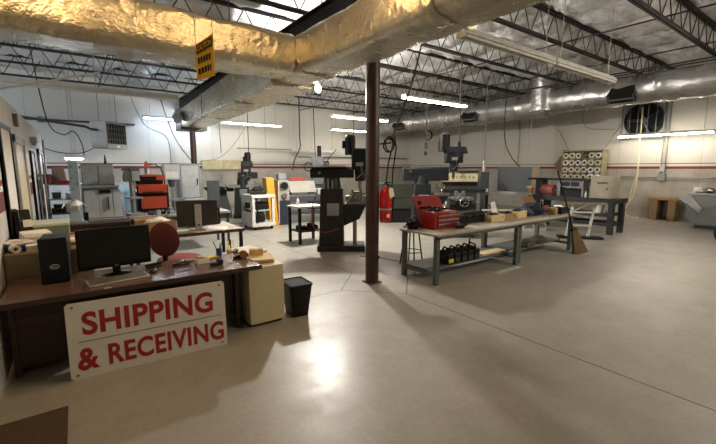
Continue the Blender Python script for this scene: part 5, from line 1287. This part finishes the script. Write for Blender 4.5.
cord('hanging_cable', 'thin grey vertical line on the wall right of the panel cabinet', [(16.7, 10.2, Z), (16.7, 10.2, 1.9)], .018, M_galv)
cord('hanging_cable', 'thin loop of wire on the wall left of the exhaust fan', [(16.6, 7.4, Z), (16.6, 7.4, 3.7), (16.55, 7.1, 3.35), (16.55, 6.2, 3.25)], .012, M_galv)
cord('hanging_cable', 'dark cord curving down onto the white lathe from the joists', [(7.3, 13.9, Z), (7.2, 13.7, 3.0), (7.05, 13.4, 2.6), (6.5, 12.8, 2.1), (6.0, 12.0, 1.75)], .025, M_cable)
cord('hanging_cable', 'thin dark drop cord before the beige wall, left of the lathe cord', [(5.2, 13.9, Z), (5.2, 13.9, 1.7)], .014, M_cable)
cord('hanging_cable', 'thin dark drop cord above the small back left mill', [(4.7, 15.75, Z), (4.75, 15.7, 2.4)], .014, M_cable)
cord('hanging_cable', 'dark drop cord hanging before the low unlit strip light', [(9.0, 15.75, Z), (9.05, 15.7, 1.9)], .016, M_cable)
cord('hanging_cable', 'dark drop cord with connectors above the grey turret machine', [(10.3, 14.4, Z), (10.3, 14.4, 2.9)], .016, M_cable, True)
cord('hanging_cable', 'grey cord sagging across the white back wall from the unit heater', [(1.5, 14.0, 4.2), (1.9, 14.2, 3.2), (2.6, 14.4, 2.75), (2.62, 14.4, 1.4)], .012, M_galv)
cord('hanging_cable', 'dark cord dropping beside the dark back column, left one', [(2.75, 16.3, 4.5), (3.2, 16.2, 2.9), (3.9, 16.0, 1.8)], .014, M_cable)
cord('hanging_cable', 'long grey cord rising right of the dark back column', [(5.9, 15.6, 3.7), (5.2, 15.6, 2.7), (4.6, 15.6, 2.2), (3.9, 15.7, 2.05)], .012, M_galv)
cord('hanging_cable', 'black wires sagging over the far left corner under the joists', [(-1.3, 17.1, 3.4), (-.9, 17.0, 2.55), (.0, 17.0, 2.3), (.7, 17.0, 2.6), (1.1, 17.0, 3.4)], .014, M_cable)
cord('hanging_cable', 'black wire running to the short bench light at far left', [(-.7, 13.4, 5.1), (-.5, 13.3, 3.1), (-.2, 13.3, 2.7), (.05, 13.3, 2.8), (.2, 13.2, 2.5), (.24, 13.2, 2.16)], .014, M_cable)
b = MB(); b.cyl((-1.4, 9.2, 3.0), (.6, 10.3, 3.85), .018, n=7)
solo(b, 'tie_rod', 'thin pale rod slanting across the far left under the joists', 'rod', M_whitem, (0, 0, 0))
bpy.data.objects['tie_rod'].name = 'hanging_tie_rod'

# ================================================================ CAMERA, WORLD, VIEW
cam = bpy.data.cameras.new('camera'); co = bpy.data.objects.new('camera', cam); COL.objects.link(co)
cam.sensor_fit = 'HORIZONTAL'; cam.sensor_width = 36; cam.lens = 36 * 383 / 716
co.location = (0, 0, 1.8); co.rotation_euler = (PI / 2 - math.atan(54 / 383), 0, -R(36.2)); cam.clip_end = 100
SC.camera = co
w = bpy.data.worlds.new('world'); SC.world = w; w.use_nodes = True
w.node_tree.nodes['Background'].inputs[0].default_value = (.5, .55, .6, 1); w.node_tree.nodes['Background'].inputs[1].default_value = .3
SC.view_settings.view_transform = 'Standard'; SC.view_settings.look = 'None'; SC.view_settings.gamma = 1
SC.view_settings.exposure = EXPOSURE
try: SC.view_settings.use_curve_mapping = False
except Exception: pass
SC.cycles.use_denoising = True
SC.cycles.max_bounces = 8; SC.cycles.diffuse_bounces = 4; SC.cycles.glossy_bounces = 4
SC.cycles.sample_clamp_indirect = 6
SC.cycles.caustics_reflective = False; SC.cycles.caustics_refractive = False
